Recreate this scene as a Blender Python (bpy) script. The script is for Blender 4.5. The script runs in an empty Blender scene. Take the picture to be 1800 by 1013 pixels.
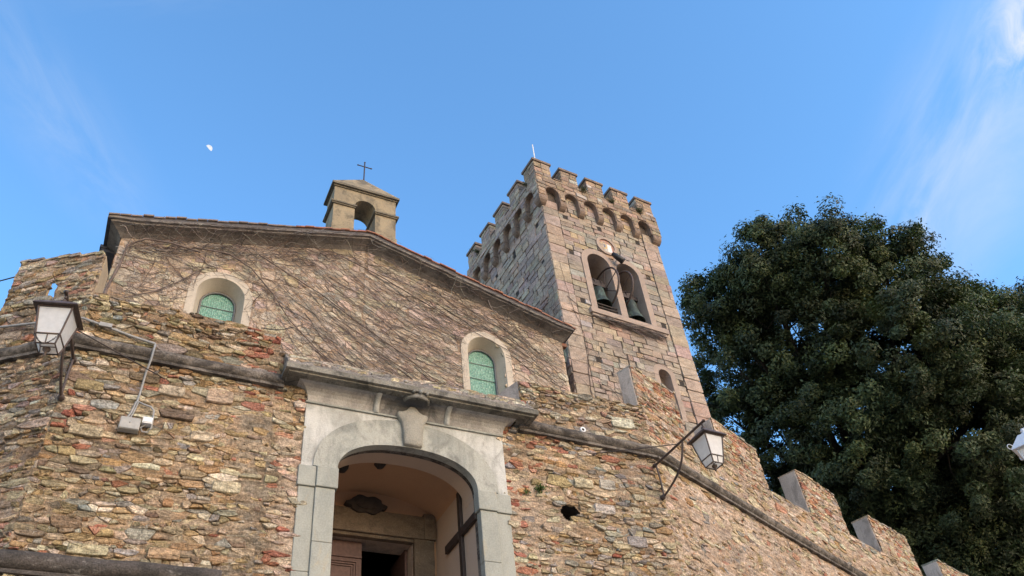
import bpy, math, random
import numpy as np
from math import sin, cos, pi, radians, sqrt, atan2
from mathutils import Vector, Matrix
from mathutils.geometry import tessellate_polygon

random.seed(7)
RNG = np.random.default_rng(11)
SC = bpy.context.scene
COL = SC.collection

# ------------------------------------------------------------------ camera
CAM_POS = Vector((0, 0, 1.65))
RIGHT = Vector((0.9000233, -0.4252454, -0.0955212))
UP = Vector((-0.2289719, -0.6478204, 0.7265677))
FWD = Vector((0.3708502, 0.6320563, 0.6804227))
cam = bpy.data.cameras.new("camera")
cam.sensor_width = 36.0
cam.lens = 36.0 * 1450.0 / 1800.0
cam.clip_start = 0.05
cam.clip_end = 3000
cam_o = bpy.data.objects.new("camera", cam)
COL.objects.link(cam_o)
cam_o.matrix_world = Matrix(((RIGHT.x, UP.x, -FWD.x, CAM_POS.x), (RIGHT.y, UP.y, -FWD.y, CAM_POS.y),
                             (RIGHT.z, UP.z, -FWD.z, CAM_POS.z), (0, 0, 0, 1)))
SC.camera = cam_o

# ------------------------------------------------------------------ light, sky, exposure
SC.view_settings.view_transform = 'Standard'
SC.view_settings.look = 'None'
SC.view_settings.gamma = 1.0
SC.view_settings.exposure = 0.0
SUN_AZ = atan2(0.36, -0.93)
SUN_EL = radians(24)
world = bpy.data.worlds.new("World")
SC.world = world
world.use_nodes = True
wt = world.node_tree
wt.nodes.clear()


def wn(kind, **kw):
    n = wt.nodes.new(kind)
    for k, v in kw.items():
        setattr(n, k, v)
    return n


def wl(a, b):
    wt.links.new(a, b)


w_out = wn('ShaderNodeOutputWorld')
w_bg = wn('ShaderNodeBackground')
w_bg.inputs['Strength'].default_value = 0.15
w_sky = wn('ShaderNodeTexSky', sky_type='NISHITA')
w_sky.sun_disc = False
w_sky.sun_elevation = SUN_EL
w_sky.sun_rotation = SUN_AZ
w_sky.air_density = 1.0
w_sky.dust_density = 0.6
w_sky.ozone_density = 1.2
w_tint = wn('ShaderNodeMixRGB', blend_type='MULTIPLY')
w_tint.inputs[0].default_value = 1.0
w_tint.inputs[2].default_value = (1.56, 2.42, 2.88, 1)
wl(w_sky.outputs[0], w_tint.inputs[1])
w_tc = wn('ShaderNodeTexCoord')
# milky horizon and the warm side of the sky round the low sun
w_sep = wn('ShaderNodeSeparateXYZ')
wl(w_tc.outputs['Generated'], w_sep.inputs[0])
w_hz = wn('ShaderNodeMapRange', interpolation_type='SMOOTHSTEP')
w_hz.inputs['From Min'].default_value = 0.48
w_hz.inputs['From Max'].default_value = 0.08
wl(w_sep.outputs['Z'], w_hz.inputs['Value'])
w_dot = wn('ShaderNodeVectorMath', operation='DOT_PRODUCT')
wl(w_tc.outputs['Generated'], w_dot.inputs[0])
w_dot.inputs[1].default_value = (sin(SUN_AZ), cos(SUN_AZ), 0)
w_sw = wn('ShaderNodeMapRange', interpolation_type='SMOOTHSTEP')
w_sw.inputs['From Min'].default_value = 0.32
w_sw.inputs['From Max'].default_value = 0.85
wl(w_dot.outputs['Value'], w_sw.inputs['Value'])
w_max = wn('ShaderNodeMath', operation='MAXIMUM')
wl(w_hz.outputs[0], w_max.inputs[0])
wl(w_sw.outputs[0], w_max.inputs[1])
w_tc2 = wn('ShaderNodeMixRGB', blend_type='MIX')
wl(w_max.outputs[0], w_tc2.inputs[0])
w_tc2.inputs[1].default_value = (1.6, 2.47, 2.98, 1)
w_tc2.inputs[2].default_value = (2.55, 2.15, 1.82, 1)
wl(w_tc2.outputs[0], w_tint.inputs[2])
# thin cirrus


def cloud(prev, centre, axis, length, width, scale, amount, seed):
    """a wisp of cirrus: soft ellipse in direction space times stretched noise"""
    c = Vector(centre).normalized()
    a = Vector(axis)
    a = (a - a.dot(c) * c).normalized()
    b = c.cross(a)
    sub = wn('ShaderNodeVectorMath', operation='SUBTRACT')
    wl(w_tc.outputs['Generated'], sub.inputs[0])
    sub.inputs[1].default_value = c
    ds = []
    for ax, ln in ((a, length), (b, width)):
        d = wn('ShaderNodeVectorMath', operation='DOT_PRODUCT')
        wl(sub.outputs[0], d.inputs[0])
        d.inputs[1].default_value = ax / ln
        ds.append(d.outputs['Value'])
    com = wn('ShaderNodeCombineXYZ')
    wl(ds[0], com.inputs[0])
    wl(ds[1], com.inputs[1])
    noi = wn('ShaderNodeTexNoise')
    noi.inputs['Scale'].default_value = scale
    noi.inputs['Detail'].default_value = 9
    noi.inputs['Roughness'].default_value = 0.62
    noi.inputs['Distortion'].default_value = 0.9
    off = wn('ShaderNodeVectorMath', operation='ADD')
    wl(com.outputs[0], off.inputs[0])
    off.inputs[1].default_value = (seed, seed * 2.3, 0)
    wl(off.outputs[0], noi.inputs['Vector'])
    ln_ = wn('ShaderNodeVectorMath', operation='LENGTH')
    wl(com.outputs[0], ln_.inputs[0])
    fall = wn('ShaderNodeMapRange', interpolation_type='SMOOTHSTEP')
    fall.inputs['From Min'].default_value = 1.0
    fall.inputs['From Max'].default_value = 0.0
    wl(ln_.outputs['Value'], fall.inputs['Value'])
    nr = wn('ShaderNodeMapRange', interpolation_type='SMOOTHSTEP')
    nr.inputs['From Min'].default_value = 0.3
    nr.inputs['From Max'].default_value = 0.75
    wl(noi.outputs['Fac'], nr.inputs['Value'])
    m = wn('ShaderNodeMath', operation='MULTIPLY')
    wl(fall.outputs[0], m.inputs[0])
    wl(nr.outputs[0], m.inputs[1])
    m2 = wn('ShaderNodeMath', operation='MULTIPLY')
    wl(m.outputs[0], m2.inputs[0])
    m2.inputs[1].default_value = amount
    mix = wn('ShaderNodeMixRGB', blend_type='MIX')
    wl(m2.outputs[0], mix.inputs[0])
    wl(prev, mix.inputs[1])
    mix.inputs[2].default_value = (5.6, 6.0, 6.6, 1)
    return mix.outputs[0]


sky_c = w_tint.outputs[0]
sky_c = cloud(sky_c, (0.706, 0.125, 0.705), (0.02, 0.2, -0.09), 0.12, 0.06, 1.3, 1.25, 3.1)
sky_c = cloud(sky_c, (0.722, 0.235, 0.650), (0.01, 0.25, -0.12), 0.28, 0.13, 1.2, 0.5, 7.7)
sky_c = cloud(sky_c, (0.718, 0.335, 0.610), (0.3, 0.2, -0.1), 0.05, 0.025, 1.0, 0.5, 1.9)
sky_c = cloud(sky_c, (-0.145, 0.635, 0.759), (0.13, 0.11, -0.06), 0.24, 0.07, 1.2, 0.2, 5.2)
sky_c = cloud(sky_c, (-0.10, 0.50, 0.86), (0.2, -0.05, 0.06), 0.20, 0.05, 1.0, 0.12, 8.2)
wl(sky_c, w_bg.inputs['Color'])
wl(w_bg.outputs[0], w_out.inputs[0])

sun = bpy.data.lights.new("sun", 'SUN')
sun.energy = 1.5
sun.angle = radians(42)
sun.color = (1.0, 0.84, 0.68)
sun_o = bpy.data.objects.new("sun", sun)
COL.objects.link(sun_o)
sd = Vector((sin(SUN_AZ) * cos(SUN_EL), cos(SUN_AZ) * cos(SUN_EL), sin(SUN_EL)))
sun_o.rotation_euler = sd.to_track_quat('Z', 'Y').to_euler()


# ------------------------------------------------------------------ materials
def new_mat(name):
    m = bpy.data.materials.new(name)
    m.use_nodes = True
    nt = m.node_tree
    nt.nodes.clear()
    out = nt.nodes.new('ShaderNodeOutputMaterial')
    b = nt.nodes.new('ShaderNodeBsdfPrincipled')
    nt.links.new(b.outputs[0], out.inputs[0])
    return m, nt, b


class NT:
    """small node helper"""
    def __init__(s, nt):
        s.nt = nt
        g = nt.nodes.new('ShaderNodeNewGeometry')
        s.pos = g.outputs['Position']

    def n(s, kind, **kw):
        x = s.nt.nodes.new(kind)
        for k, v in kw.items():
            setattr(x, k, v)
        return x

    def link(s, a, b):
        s.nt.links.new(a, b)

    def mapped(s, sc=(1, 1, 1), loc=(0, 0, 0)):
        m = s.n('ShaderNodeMapping')
        m.inputs['Scale'].default_value = sc
        m.inputs['Location'].default_value = loc
        s.link(s.pos, m.inputs['Vector'])
        return m.outputs[0]

    def noise(s, scale, detail=5, rough=0.6, vec=None, dist=0.0):
        t = s.n('ShaderNodeTexNoise')
        t.inputs['Scale'].default_value = scale
        t.inputs['Detail'].default_value = detail
        t.inputs['Roughness'].default_value = rough
        t.inputs['Distortion'].default_value = dist
        s.link(vec if vec is not None else s.pos, t.inputs['Vector'])
        return t.outputs['Fac']

    def ramp(s, fac, a, b, lo=0.0, hi=1.0, smooth=True):
        t = s.n('ShaderNodeMapRange')
        if smooth:
            t.interpolation_type = 'SMOOTHSTEP'
        t.inputs['From Min'].default_value = a
        t.inputs['From Max'].default_value = b
        t.inputs['To Min'].default_value = lo
        t.inputs['To Max'].default_value = hi
        s.link(fac, t.inputs['Value'])
        return t.outputs[0]

    def math(s, op, a, b):
        t = s.n('ShaderNodeMath', operation=op)
        for i, v in enumerate((a, b)):
            if isinstance(v, (int, float)):
                t.inputs[i].default_value = v
            else:
                s.link(v, t.inputs[i])
        return t.outputs[0]

    def mix(s, fac, a, b, mode='MIX'):
        t = s.n('ShaderNodeMixRGB', blend_type=mode)
        for i, v in enumerate((fac, a, b)):
            if isinstance(v, (int, float)):
                t.inputs[i].default_value = v
            elif isinstance(v, tuple):
                t.inputs[i].default_value = (*v[:3], 1)
            else:
                s.link(v, t.inputs[i])
        return t.outputs[0]

    def grey(s, v):
        c = s.n('ShaderNodeCombineXYZ')
        for i in range(3):
            s.link(v, c.inputs[i])
        return c.outputs[0]

    def bump(s, h, dist, strength=1.0, normal=None):
        t = s.n('ShaderNodeBump')
        t.inputs['Distance'].default_value = dist
        t.inputs['Strength'].default_value = strength
        s.link(h, t.inputs['Height'])
        if normal is not None:
            s.link(normal, t.inputs['Normal'])
        return t.outputs[0]


def masonry_material(name, mottle=0.5, lichen=0.35, strata=(2.2, 2.2, 9), bumpd=0.02, stain=0.35,
                     stain_col=(0.30, 0.26, 0.22)):
    m, nt, b = new_mat(name)
    k = NT(nt)
    at = k.n('ShaderNodeAttribute', attribute_name='Col')
    col = at.outputs['Color']
    v = k.mapped(strata)
    n1 = k.noise(2.2, 6, 0.65, v, 0.3)
    n2 = k.noise(26, 5, 0.7)
    n3 = k.noise(90, 3, 0.6)
    big = k.noise(0.9, 4, 0.6)
    f1 = k.ramp(n1, 0.25, 0.75, 1 - mottle * 0.7, 1 + mottle * 0.65)
    f2 = k.ramp(n2, 0.28, 0.72, 1 - mottle * 0.7, 1 + mottle * 0.6)
    f3 = k.ramp(n3, 0.3, 0.7, 1 - mottle * 0.4, 1 + mottle * 0.4)
    f = k.math('MULTIPLY', k.math('MULTIPLY', f1, f2), f3)
    col = k.mix(1.0, col, k.grey(f), 'MULTIPLY')
    # warm and cool tone drift
    hue = k.noise(7.0, 3, 0.6)
    col = k.mix(k.ramp(hue, 0.45, 0.8, 0, 0.22), col, k.mix(1.0, col, (1.25, 0.92, 0.66), 'MULTIPLY'))
    # weathering in large patches
    col = k.mix(k.ramp(big, 0.48, 0.75, 0, stain), col, k.mix(1.0, col, stain_col, 'MULTIPLY') if False else k.mix(0.7, col, tuple(0.55 * c for c in stain_col)))
    # pale lichen and lime flecks
    l1 = k.ramp(k.noise(38, 4, 0.75, None, 0.5), 0.60, 0.68)
    l2 = k.ramp(k.noise(2.3, 3, 0.6), 0.42, 0.62)
    col = k.mix(k.math('MULTIPLY', k.math('MULTIPLY', l1, l2), lichen), col, (0.55, 0.52, 0.46))
    # dark pits
    p1 = k.ramp(k.noise(31, 4, 0.75, k.mapped((1, 1, 2.2), (5, 1, 2)), 0.4), 0.60, 0.70)
    col = k.mix(k.math('MULTIPLY', p1, 0.55), col, (0.07, 0.055, 0.045))
    k.link(col, b.inputs['Base Color'])
    b.inputs['Roughness'].default_value = 0.92
    b.inputs['Specular IOR Level'].default_value = 0.2
    hsum = k.math('ADD', k.math('MULTIPLY', n1, 0.8), k.math('MULTIPLY', n2, 0.7))
    hsum = k.math('ADD', hsum, k.math('MULTIPLY', n3, 0.25))
    hsum = k.math('SUBTRACT', hsum, k.math('MULTIPLY', p1, 0.4))
    k.link(k.bump(hsum, bumpd, 1.0), b.inputs['Normal'])
    return m


def stained_material(name, base, alt, dark=(0.05, 0.045, 0.04), alt_amt=0.6, dark_amt=0.6, dark_lo=0.5, dark_hi=0.72,
                     scale=1.5, vert=0.5, rough=0.85, bumpd=0.006, fine=0.2, loc=(0, 0, 0), streak=0.0):
    m, nt, b = new_mat(name)
    k = NT(nt)
    n1 = k.noise(scale, 6, 0.62, k.mapped((1, 1, vert), loc), 0.4)
    n2 = k.noise(scale * 1.7, 6, 0.68, k.mapped((1, 1, vert), (loc[0] + 3, loc[1] + 7, loc[2] + 1)), 0.6)
    n3 = k.noise(40, 5, 0.7)
    col = k.mix(k.ramp(n1, 0.4, 0.62, 0, alt_amt), base, alt)
    col = k.mix(k.ramp(n2, dark_lo, dark_hi, 0, dark_amt), col, dark)
    if streak:
        st = k.noise(9, 5, 0.7, k.mapped((1, 1, 0.08)), 0.2)
        col = k.mix(k.ramp(st, 0.5, 0.75, 0, streak), col, dark)
    col = k.mix(1.0, col, k.grey(k.ramp(n3, 0.25, 0.75, 1 - fine, 1 + fine)), 'MULTIPLY')
    k.link(col, b.inputs['Base Color'])
    b.inputs['Roughness'].default_value = rough
    b.inputs['Specular IOR Level'].default_value = 0.25
    h = k.math('ADD', k.math('MULTIPLY', n1, 1.5), n3)
    k.link(k.bump(h, bumpd), b.inputs['Normal'])
    return m


def plain_material(name, col, rough=0.6, metal=0.0, var=0.2, scale=20, bumpd=0.002, spec=0.4):
    m, nt, b = new_mat(name)
    k = NT(nt)
    n = k.noise(scale, 5, 0.65)
    c = k.mix(1.0, col, k.grey(k.ramp(n, 0.25, 0.75, 1 - var, 1 + var)), 'MULTIPLY')
    k.link(c, b.inputs['Base Color'])
    b.inputs['Roughness'].default_value = rough
    b.inputs['Metallic'].default_value = metal
    b.inputs['Specular IOR Level'].default_value = spec
    k.link(k.bump(n, bumpd), b.inputs['Normal'])
    return m


M = {}
M['rubble'] = masonry_material('rubble masonry', 0.72, 0.75, (1.5, 1.5, 8), 0.026, 0.45, (0.28, 0.24, 0.20))
M['church_stone'] = masonry_material('church masonry', 0.35, 0.25, (2, 2, 4), 0.014, 0.35, (0.42, 0.33, 0.26))
M['ashlar'] = masonry_material('tower ashlar', 0.38, 0.35, (2, 2, 4), 0.012, 0.45, (0.30, 0.25, 0.21))
M['cheek'] = stained_material('grey lime render', (0.52, 0.425, 0.35), (0.36, 0.295, 0.245), (0.17, 0.145, 0.12), 0.7, 0.6, 0.48, 0.7, 2.2)
M['cream_cheek'] = stained_material('cream lime render', (0.46, 0.36, 0.24), (0.36, 0.28, 0.19), (0.18, 0.14, 0.10), 0.7, 0.5, 0.5, 0.75, 2.2)
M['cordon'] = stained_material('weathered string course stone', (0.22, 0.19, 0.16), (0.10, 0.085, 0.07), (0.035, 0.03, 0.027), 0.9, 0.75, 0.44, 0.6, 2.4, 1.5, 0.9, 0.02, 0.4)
M['cordon_dark'] = stained_material('blackened string course stone', (0.10, 0.085, 0.075), (0.05, 0.045, 0.04), (0.24, 0.22, 0.2), 0.9, 0.6, 0.56, 0.66, 2.4, 2.0, 0.9, 0.02, 0.4)
M['portal'] = stained_material('portal stone', (0.40, 0.395, 0.345), (0.26, 0.265, 0.235), (0.14, 0.135, 0.12), 0.9, 0.6, 0.50, 0.72, 2.2, 0.7, 0.85, 0.008, 0.14, (1.2, 0, 0.4), 0.4)
M['jamb'] = stained_material('portal jamb stone', (0.36, 0.36, 0.315), (0.28, 0.285, 0.25), (0.40, 0.34, 0.24), 0.8, 0.7, 0.55, 0.70, 2.0, 0.5, 0.85, 0.005, 0.12, (0, 0, 0.4), 0.12)
M['portal_white'] = stained_material('portal lime plaster', (0.55, 0.54, 0.50), (0.33, 0.325, 0.29), (0.16, 0.15, 0.135), 0.9, 0.55, 0.52, 0.72, 2.0, 0.7, 0.85, 0.008, 0.12, (4.1, 0, 2.4), 0.35)
M['cove'] = stained_material('stained cove plaster', (0.40, 0.375, 0.34), (0.20, 0.19, 0.175), (0.035, 0.035, 0.034), 0.9, 0.95, 0.43, 0.58, 1.7, 0.8, 0.9, 0.008, 0.15, (2.5, 0, 1.1))
def cove_material():
    m, nt, b = new_mat('sooty cove plaster')
    k = NT(nt)
    sep = k.n('ShaderNodeSeparateXYZ')
    k.link(k.pos, sep.inputs[0])
    n1 = k.noise(2.6, 6, 0.65, k.mapped((1, 1, 0.7)), 0.5)
    n2 = k.noise(5.0, 6, 0.7, k.mapped((1, 1, 0.5), (3, 1, 4)), 0.8)
    n3 = k.noise(40, 4, 0.7)
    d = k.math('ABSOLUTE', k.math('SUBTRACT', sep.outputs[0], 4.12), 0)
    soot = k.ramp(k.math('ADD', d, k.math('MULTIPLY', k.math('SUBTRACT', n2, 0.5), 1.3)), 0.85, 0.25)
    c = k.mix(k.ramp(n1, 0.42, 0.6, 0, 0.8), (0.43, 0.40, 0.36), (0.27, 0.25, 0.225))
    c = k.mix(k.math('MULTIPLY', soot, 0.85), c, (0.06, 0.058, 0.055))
    c = k.mix(k.ramp(n2, 0.56, 0.68, 0, 0.6), c, (0.13, 0.12, 0.11))
    c = k.mix(1.0, c, k.grey(k.ramp(n3, 0.25, 0.75, 0.86, 1.14)), 'MULTIPLY')
    k.link(c, b.inputs['Base Color'])
    b.inputs['Roughness'].default_value = 0.9
    k.link(k.bump(k.math('ADD', n1, n3), 0.008), b.inputs['Normal'])
    return m


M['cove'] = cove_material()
M['cornice'] = stained_material('weathered cornice stone', (0.26, 0.24, 0.20), (0.15, 0.14, 0.115), (0.05, 0.047, 0.042), 0.9, 0.7, 0.46, 0.66, 2.6, 1.0, 0.92, 0.012, 0.3, (0, 0, 0), 0.35)
M['window_plaster'] = stained_material('cream window surround', (0.53, 0.46, 0.37), (0.45, 0.39, 0.31), (0.28, 0.24, 0.2), 0.7, 0.4, 0.55, 0.75, 2.0, 0.7, 0.85, 0.004, 0.08)
M['pink_stone'] = stained_material('pinkish dressed stone', (0.385, 0.30, 0.245), (0.33, 0.262, 0.215), (0.22, 0.17, 0.14), 0.8, 0.5, 0.52, 0.74, 2.6, 0.8, 0.9, 0.008, 0.14)
M['corbel_stone'] = stained_material('brown corbel stone', (0.26, 0.19, 0.145), (0.18, 0.138, 0.11), (0.09, 0.075, 0.065), 0.8, 0.6, 0.5, 0.7, 3.0, 0.8, 0.9, 0.012, 0.25)
M['cap_stone'] = stained_material('merlon capping slab', (0.25, 0.185, 0.145), (0.18, 0.14, 0.115), (0.08, 0.07, 0.06), 0.8, 0.6, 0.5, 0.7, 3.0, 1.0, 0.9, 0.01, 0.25)
M['eave_plaster'] = stained_material('grey eaves plaster', (0.215, 0.19, 0.165), (0.15, 0.13, 0.115), (0.07, 0.06, 0.055), 0.8, 0.7, 0.48, 0.7, 2.5, 1.2, 0.9, 0.012, 0.25)
M['bellcote'] = stained_material('bell gable render', (0.34, 0.275, 0.18), (0.24, 0.20, 0.14), (0.10, 0.09, 0.07), 0.8, 0.75, 0.46, 0.68, 2.0, 0.8, 0.9, 0.008, 0.2)
M['bellcote_coping'] = stained_material('bell gable coping', (0.20, 0.17, 0.12), (0.13, 0.115, 0.09), (0.06, 0.055, 0.05), 0.8, 0.7, 0.48, 0.68, 2.5, 0.8, 0.9, 0.01, 0.25)
M['terracotta'] = stained_material('terracotta roof tile', (0.36, 0.15, 0.085), (0.26, 0.13, 0.09), (0.11, 0.08, 0.065), 0.8, 0.6, 0.5, 0.7, 3.0, 1.0, 0.85, 0.01, 0.25)
M['slate'] = plain_material('dark weathered roof edge', (0.085, 0.08, 0.085), 0.8, 0, 0.35, 8, 0.01)
M['porch'] = stained_material('ochre porch plaster', (0.50, 0.31, 0.185), (0.45, 0.275, 0.165), (0.36, 0.22, 0.14), 0.6, 0.4, 0.55, 0.8, 0.9, 1.0, 0.9, 0.003, 0.04)
M['porch_wall'] = stained_material('pale porch plaster', (0.53, 0.40, 0.30), (0.48, 0.36, 0.27), (0.40, 0.29, 0.21), 0.6, 0.4, 0.55, 0.8, 0.9, 1.0, 0.9, 0.003, 0.04)
M['door_stone'] = stained_material('grey brown door surround', (0.18, 0.14, 0.10), (0.12, 0.096, 0.072), (0.30, 0.26, 0.20), 0.8, 0.4, 0.58, 0.7, 4, 1.5, 0.9, 0.012, 0.25)
M['dark_stone'] = plain_material('dark carved stone', (0.045, 0.036, 0.03), 0.85, 0, 0.35, 10, 0.01)
M['door_wood'] = plain_material('brown door wood', (0.11, 0.062, 0.052), 0.6, 0, 0.25, 14, 0.004)
M['cross_wood'] = plain_material('dark cross wood', (0.045, 0.03, 0.024), 0.6, 0, 0.3, 12, 0.004)
M['iron'] = plain_material('rusty black iron', (0.055, 0.042, 0.038), 0.65, 0.2, 0.45, 30, 0.003)
M['lamp_iron'] = plain_material('brown lantern iron', (0.085, 0.06, 0.05), 0.55, 0.1, 0.35, 25, 0.002)
M['lamp_white'] = plain_material('white painted metal', (0.62, 0.63, 0.66), 0.45, 0.0, 0.1, 25, 0.002)
M['grey_plastic'] = plain_material('grey plastic', (0.36, 0.35, 0.33), 0.6, 0, 0.15, 12, 0.002)
M['white_plastic'] = plain_material('white plastic', (0.75, 0.75, 0.75), 0.5, 0, 0.06, 12, 0.001)
M['cable'] = plain_material('grey cable', (0.30, 0.295, 0.285), 0.6, 0, 0.2, 15, 0.001)
M['black_plastic'] = plain_material('black plastic', (0.018, 0.018, 0.02), 0.45, 0, 0.2, 15, 0.001)
M['lead'] = plain_material('grey window lead', (0.16, 0.165, 0.165), 0.6, 0.3, 0.25, 25, 0.002)
M['verdigris'] = None
M['branch'] = plain_material('vine wood', (0.155, 0.12, 0.105), 0.9, 0, 0.45, 9, 0.0, 0.15)
M['bark'] = stained_material('oak bark', (0.07, 0.055, 0.045), (0.05, 0.04, 0.033), (0.02, 0.017, 0.015), 0.8, 0.6, 0.5, 0.7, 4, 0.4, 0.9, 0.03, 0.35)
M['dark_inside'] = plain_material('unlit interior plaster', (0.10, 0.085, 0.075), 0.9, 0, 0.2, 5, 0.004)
M['hole'] = plain_material('deep putlog soil', (0.04, 0.033, 0.028), 0.95, 0, 0.3, 20, 0.004)  # base colour carries the shade inside holes and the crack


def attr_material(name, rough=0.9, var=0.3, scale=15, bumpd=0.002, spec=0.2):
    m, nt, b = new_mat(name)
    k = NT(nt)
    at = k.n('ShaderNodeAttribute', attribute_name='Col')
    n = k.noise(scale, 5, 0.65)
    k.link(k.mix(1.0, at.outputs['Color'], k.grey(k.ramp(n, 0.25, 0.75, 1 - var, 1 + var)), 'MULTIPLY'), b.inputs['Base Color'])
    b.inputs['Roughness'].default_value = rough
    b.inputs['Specular IOR Level'].default_value = spec
    k.link(k.bump(n, bumpd), b.inputs['Normal'])
    return m


M['vine'] = attr_material('creeper stems', 0.9, 0.3, 10, 0.0)
M['icon'] = attr_material('mosaic panel', 0.35, 0.25, 60, 0.003, 0.5)


def leaf_material(name):
    m, nt, b = new_mat(name)
    k = NT(nt)
    at = k.n('ShaderNodeAttribute', attribute_name='Col')
    k.link(at.outputs['Color'], b.inputs['Base Color'])
    b.inputs['Roughness'].default_value = 0.5
    b.inputs['Specular IOR Level'].default_value = 0.28
    tr = k.n('ShaderNodeBsdfTranslucent')
    k.link(k.mix(1.0, at.outputs['Color'], (1.0, 1.3, 0.5), 'MULTIPLY'), tr.inputs['Color'])
    mx = k.n('ShaderNodeMixShader')
    mx.inputs[0].default_value = 0.15
    k.link(b.outputs[0], mx.inputs[1])
    k.link(tr.outputs[0], mx.inputs[2])
    out = [n for n in nt.nodes if n.type == 'OUTPUT_MATERIAL'][0]
    k.link(mx.outputs[0], out.inputs[0])
    return m


M['leaf'] = leaf_material('foliage')


def glass_green():
    m, nt, b = new_mat('green cathedral glass')
    k = NT(nt)
    # small cast panes: a grid of bulls-eyes in slightly different greens
    sep = k.n('ShaderNodeSeparateXYZ')
    k.link(k.pos, sep.inputs[0])
    gx = k.math('MULTIPLY', sep.outputs[0], 25.0)
    gz = k.math('MULTIPLY', sep.outputs[2], 25.0)
    com = k.n('ShaderNodeCombineXYZ')
    k.link(gx, com.inputs[0])
    k.link(gz, com.inputs[1])
    vo = k.n('ShaderNodeTexVoronoi')
    vo.inputs['Scale'].default_value = 1.0
    vo.inputs['Randomness'].default_value = 0.35
    k.link(com.outputs[0], vo.inputs['Vector'])
    edge = k.ramp(vo.outputs['Distance'], 0.32, 0.62)
    tone = k.n('ShaderNodeSeparateColor')
    k.link(vo.outputs['Color'], tone.inputs[0])
    c = k.mix(tone.outputs[0], (0.10, 0.28, 0.205), (0.20, 0.41, 0.315))
    c = k.mix(k.math('MULTIPLY', edge, 0.7), c, (0.06, 0.13, 0.10))
    k.link(c, b.inputs['Base Color'])
    b.inputs['Roughness'].default_value = 0.18
    b.inputs['Specular IOR Level'].default_value = 0.6
    k.link(k.bump(k.math('ADD', vo.outputs['Distance'], k.noise(30, 3)), 0.012), b.inputs['Normal'])
    return m


M['glass_green'] = glass_green()


def frosted(name, col, rough=0.25):
    m, nt, b = new_mat(name)
    k = NT(nt)
    n = k.noise(14, 4, 0.6)
    k.link(k.mix(1.0, col, k.grey(k.ramp(n, 0.3, 0.7, 0.9, 1.08)), 'MULTIPLY'), b.inputs['Base Color'])
    b.inputs['Roughness'].default_value = rough
    b.inputs['Specular IOR Level'].default_value = 0.8
    tr = k.n('ShaderNodeBsdfTranslucent')
    tr.inputs['Color'].default_value = (*col, 1)
    mx = k.n('ShaderNodeMixShader')
    mx.inputs[0].default_value = 0.45
    k.link(b.outputs[0], mx.inputs[1])
    k.link(tr.outputs[0], mx.inputs[2])
    out = [x for x in nt.nodes if x.type == 'OUTPUT_MATERIAL'][0]
    k.link(mx.outputs[0], out.inputs[0])
    return m


M['lamp_glass'] = frosted('frosted lantern glass', (0.86, 0.85, 0.83))


def bronze():
    m, nt, b = new_mat('verdigris bronze')
    k = NT(nt)
    n = k.noise(5, 5, 0.65, k.mapped((1, 1, 0.6)))
    c = k.mix(k.ramp(n, 0.36, 0.58), (0.10, 0.15, 0.12), (0.032, 0.042, 0.034))
    k.link(c, b.inputs['Base Color'])
    b.inputs['Roughness'].default_value = 0.6
    b.inputs['Metallic'].default_value = 0.2
    k.link(k.bump(n, 0.004), b.inputs['Normal'])
    return m


M['verdigris'] = bronze()


def moon_material():
    m, nt, b = new_mat('sunlit moon')
    k = NT(nt)
    n = k.noise(0.9, 4, 0.6)
    em = k.n('ShaderNodeEmission')
    k.link(k.mix(k.ramp(n, 0.45, 0.65), (1.0, 1.0, 1.0), (0.66, 0.74, 0.90)), em.inputs['Color'])
    em.inputs['Strength'].default_value = 1.0  # glow stands in for sunlight on the moon
    out = [x for x in nt.nodes if x.type == 'OUTPUT_MATERIAL'][0]
    k.link(em.outputs[0], out.inputs[0])
    return m


M['moon'] = moon_material()


# ------------------------------------------------------------------ object helpers
def tag(o, label=None, cat=None, group=None, kind=None):
    if label: o['label'] = label
    if cat: o['category'] = cat
    if group: o['group'] = group
    if kind: o['kind'] = kind
    return o


def thing(name, label, cat, loc, group=None):
    o = bpy.data.objects.new(name, None)
    o.empty_display_size = 0.3
    COL.objects.link(o)
    o.location = loc
    return tag(o, label, cat, group)


WORLD_LOC = {}


def adopt(o, parent):
    """parent keeping world position (everything here is unrotated)"""
    if parent is not None:
        o.parent = parent
        base = Vector((0, 0, 0))
        p = parent
        while p is not None:
            base += Vector(p.location)
            p = p.parent
        o.location = Vector(o.location) - base


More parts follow.
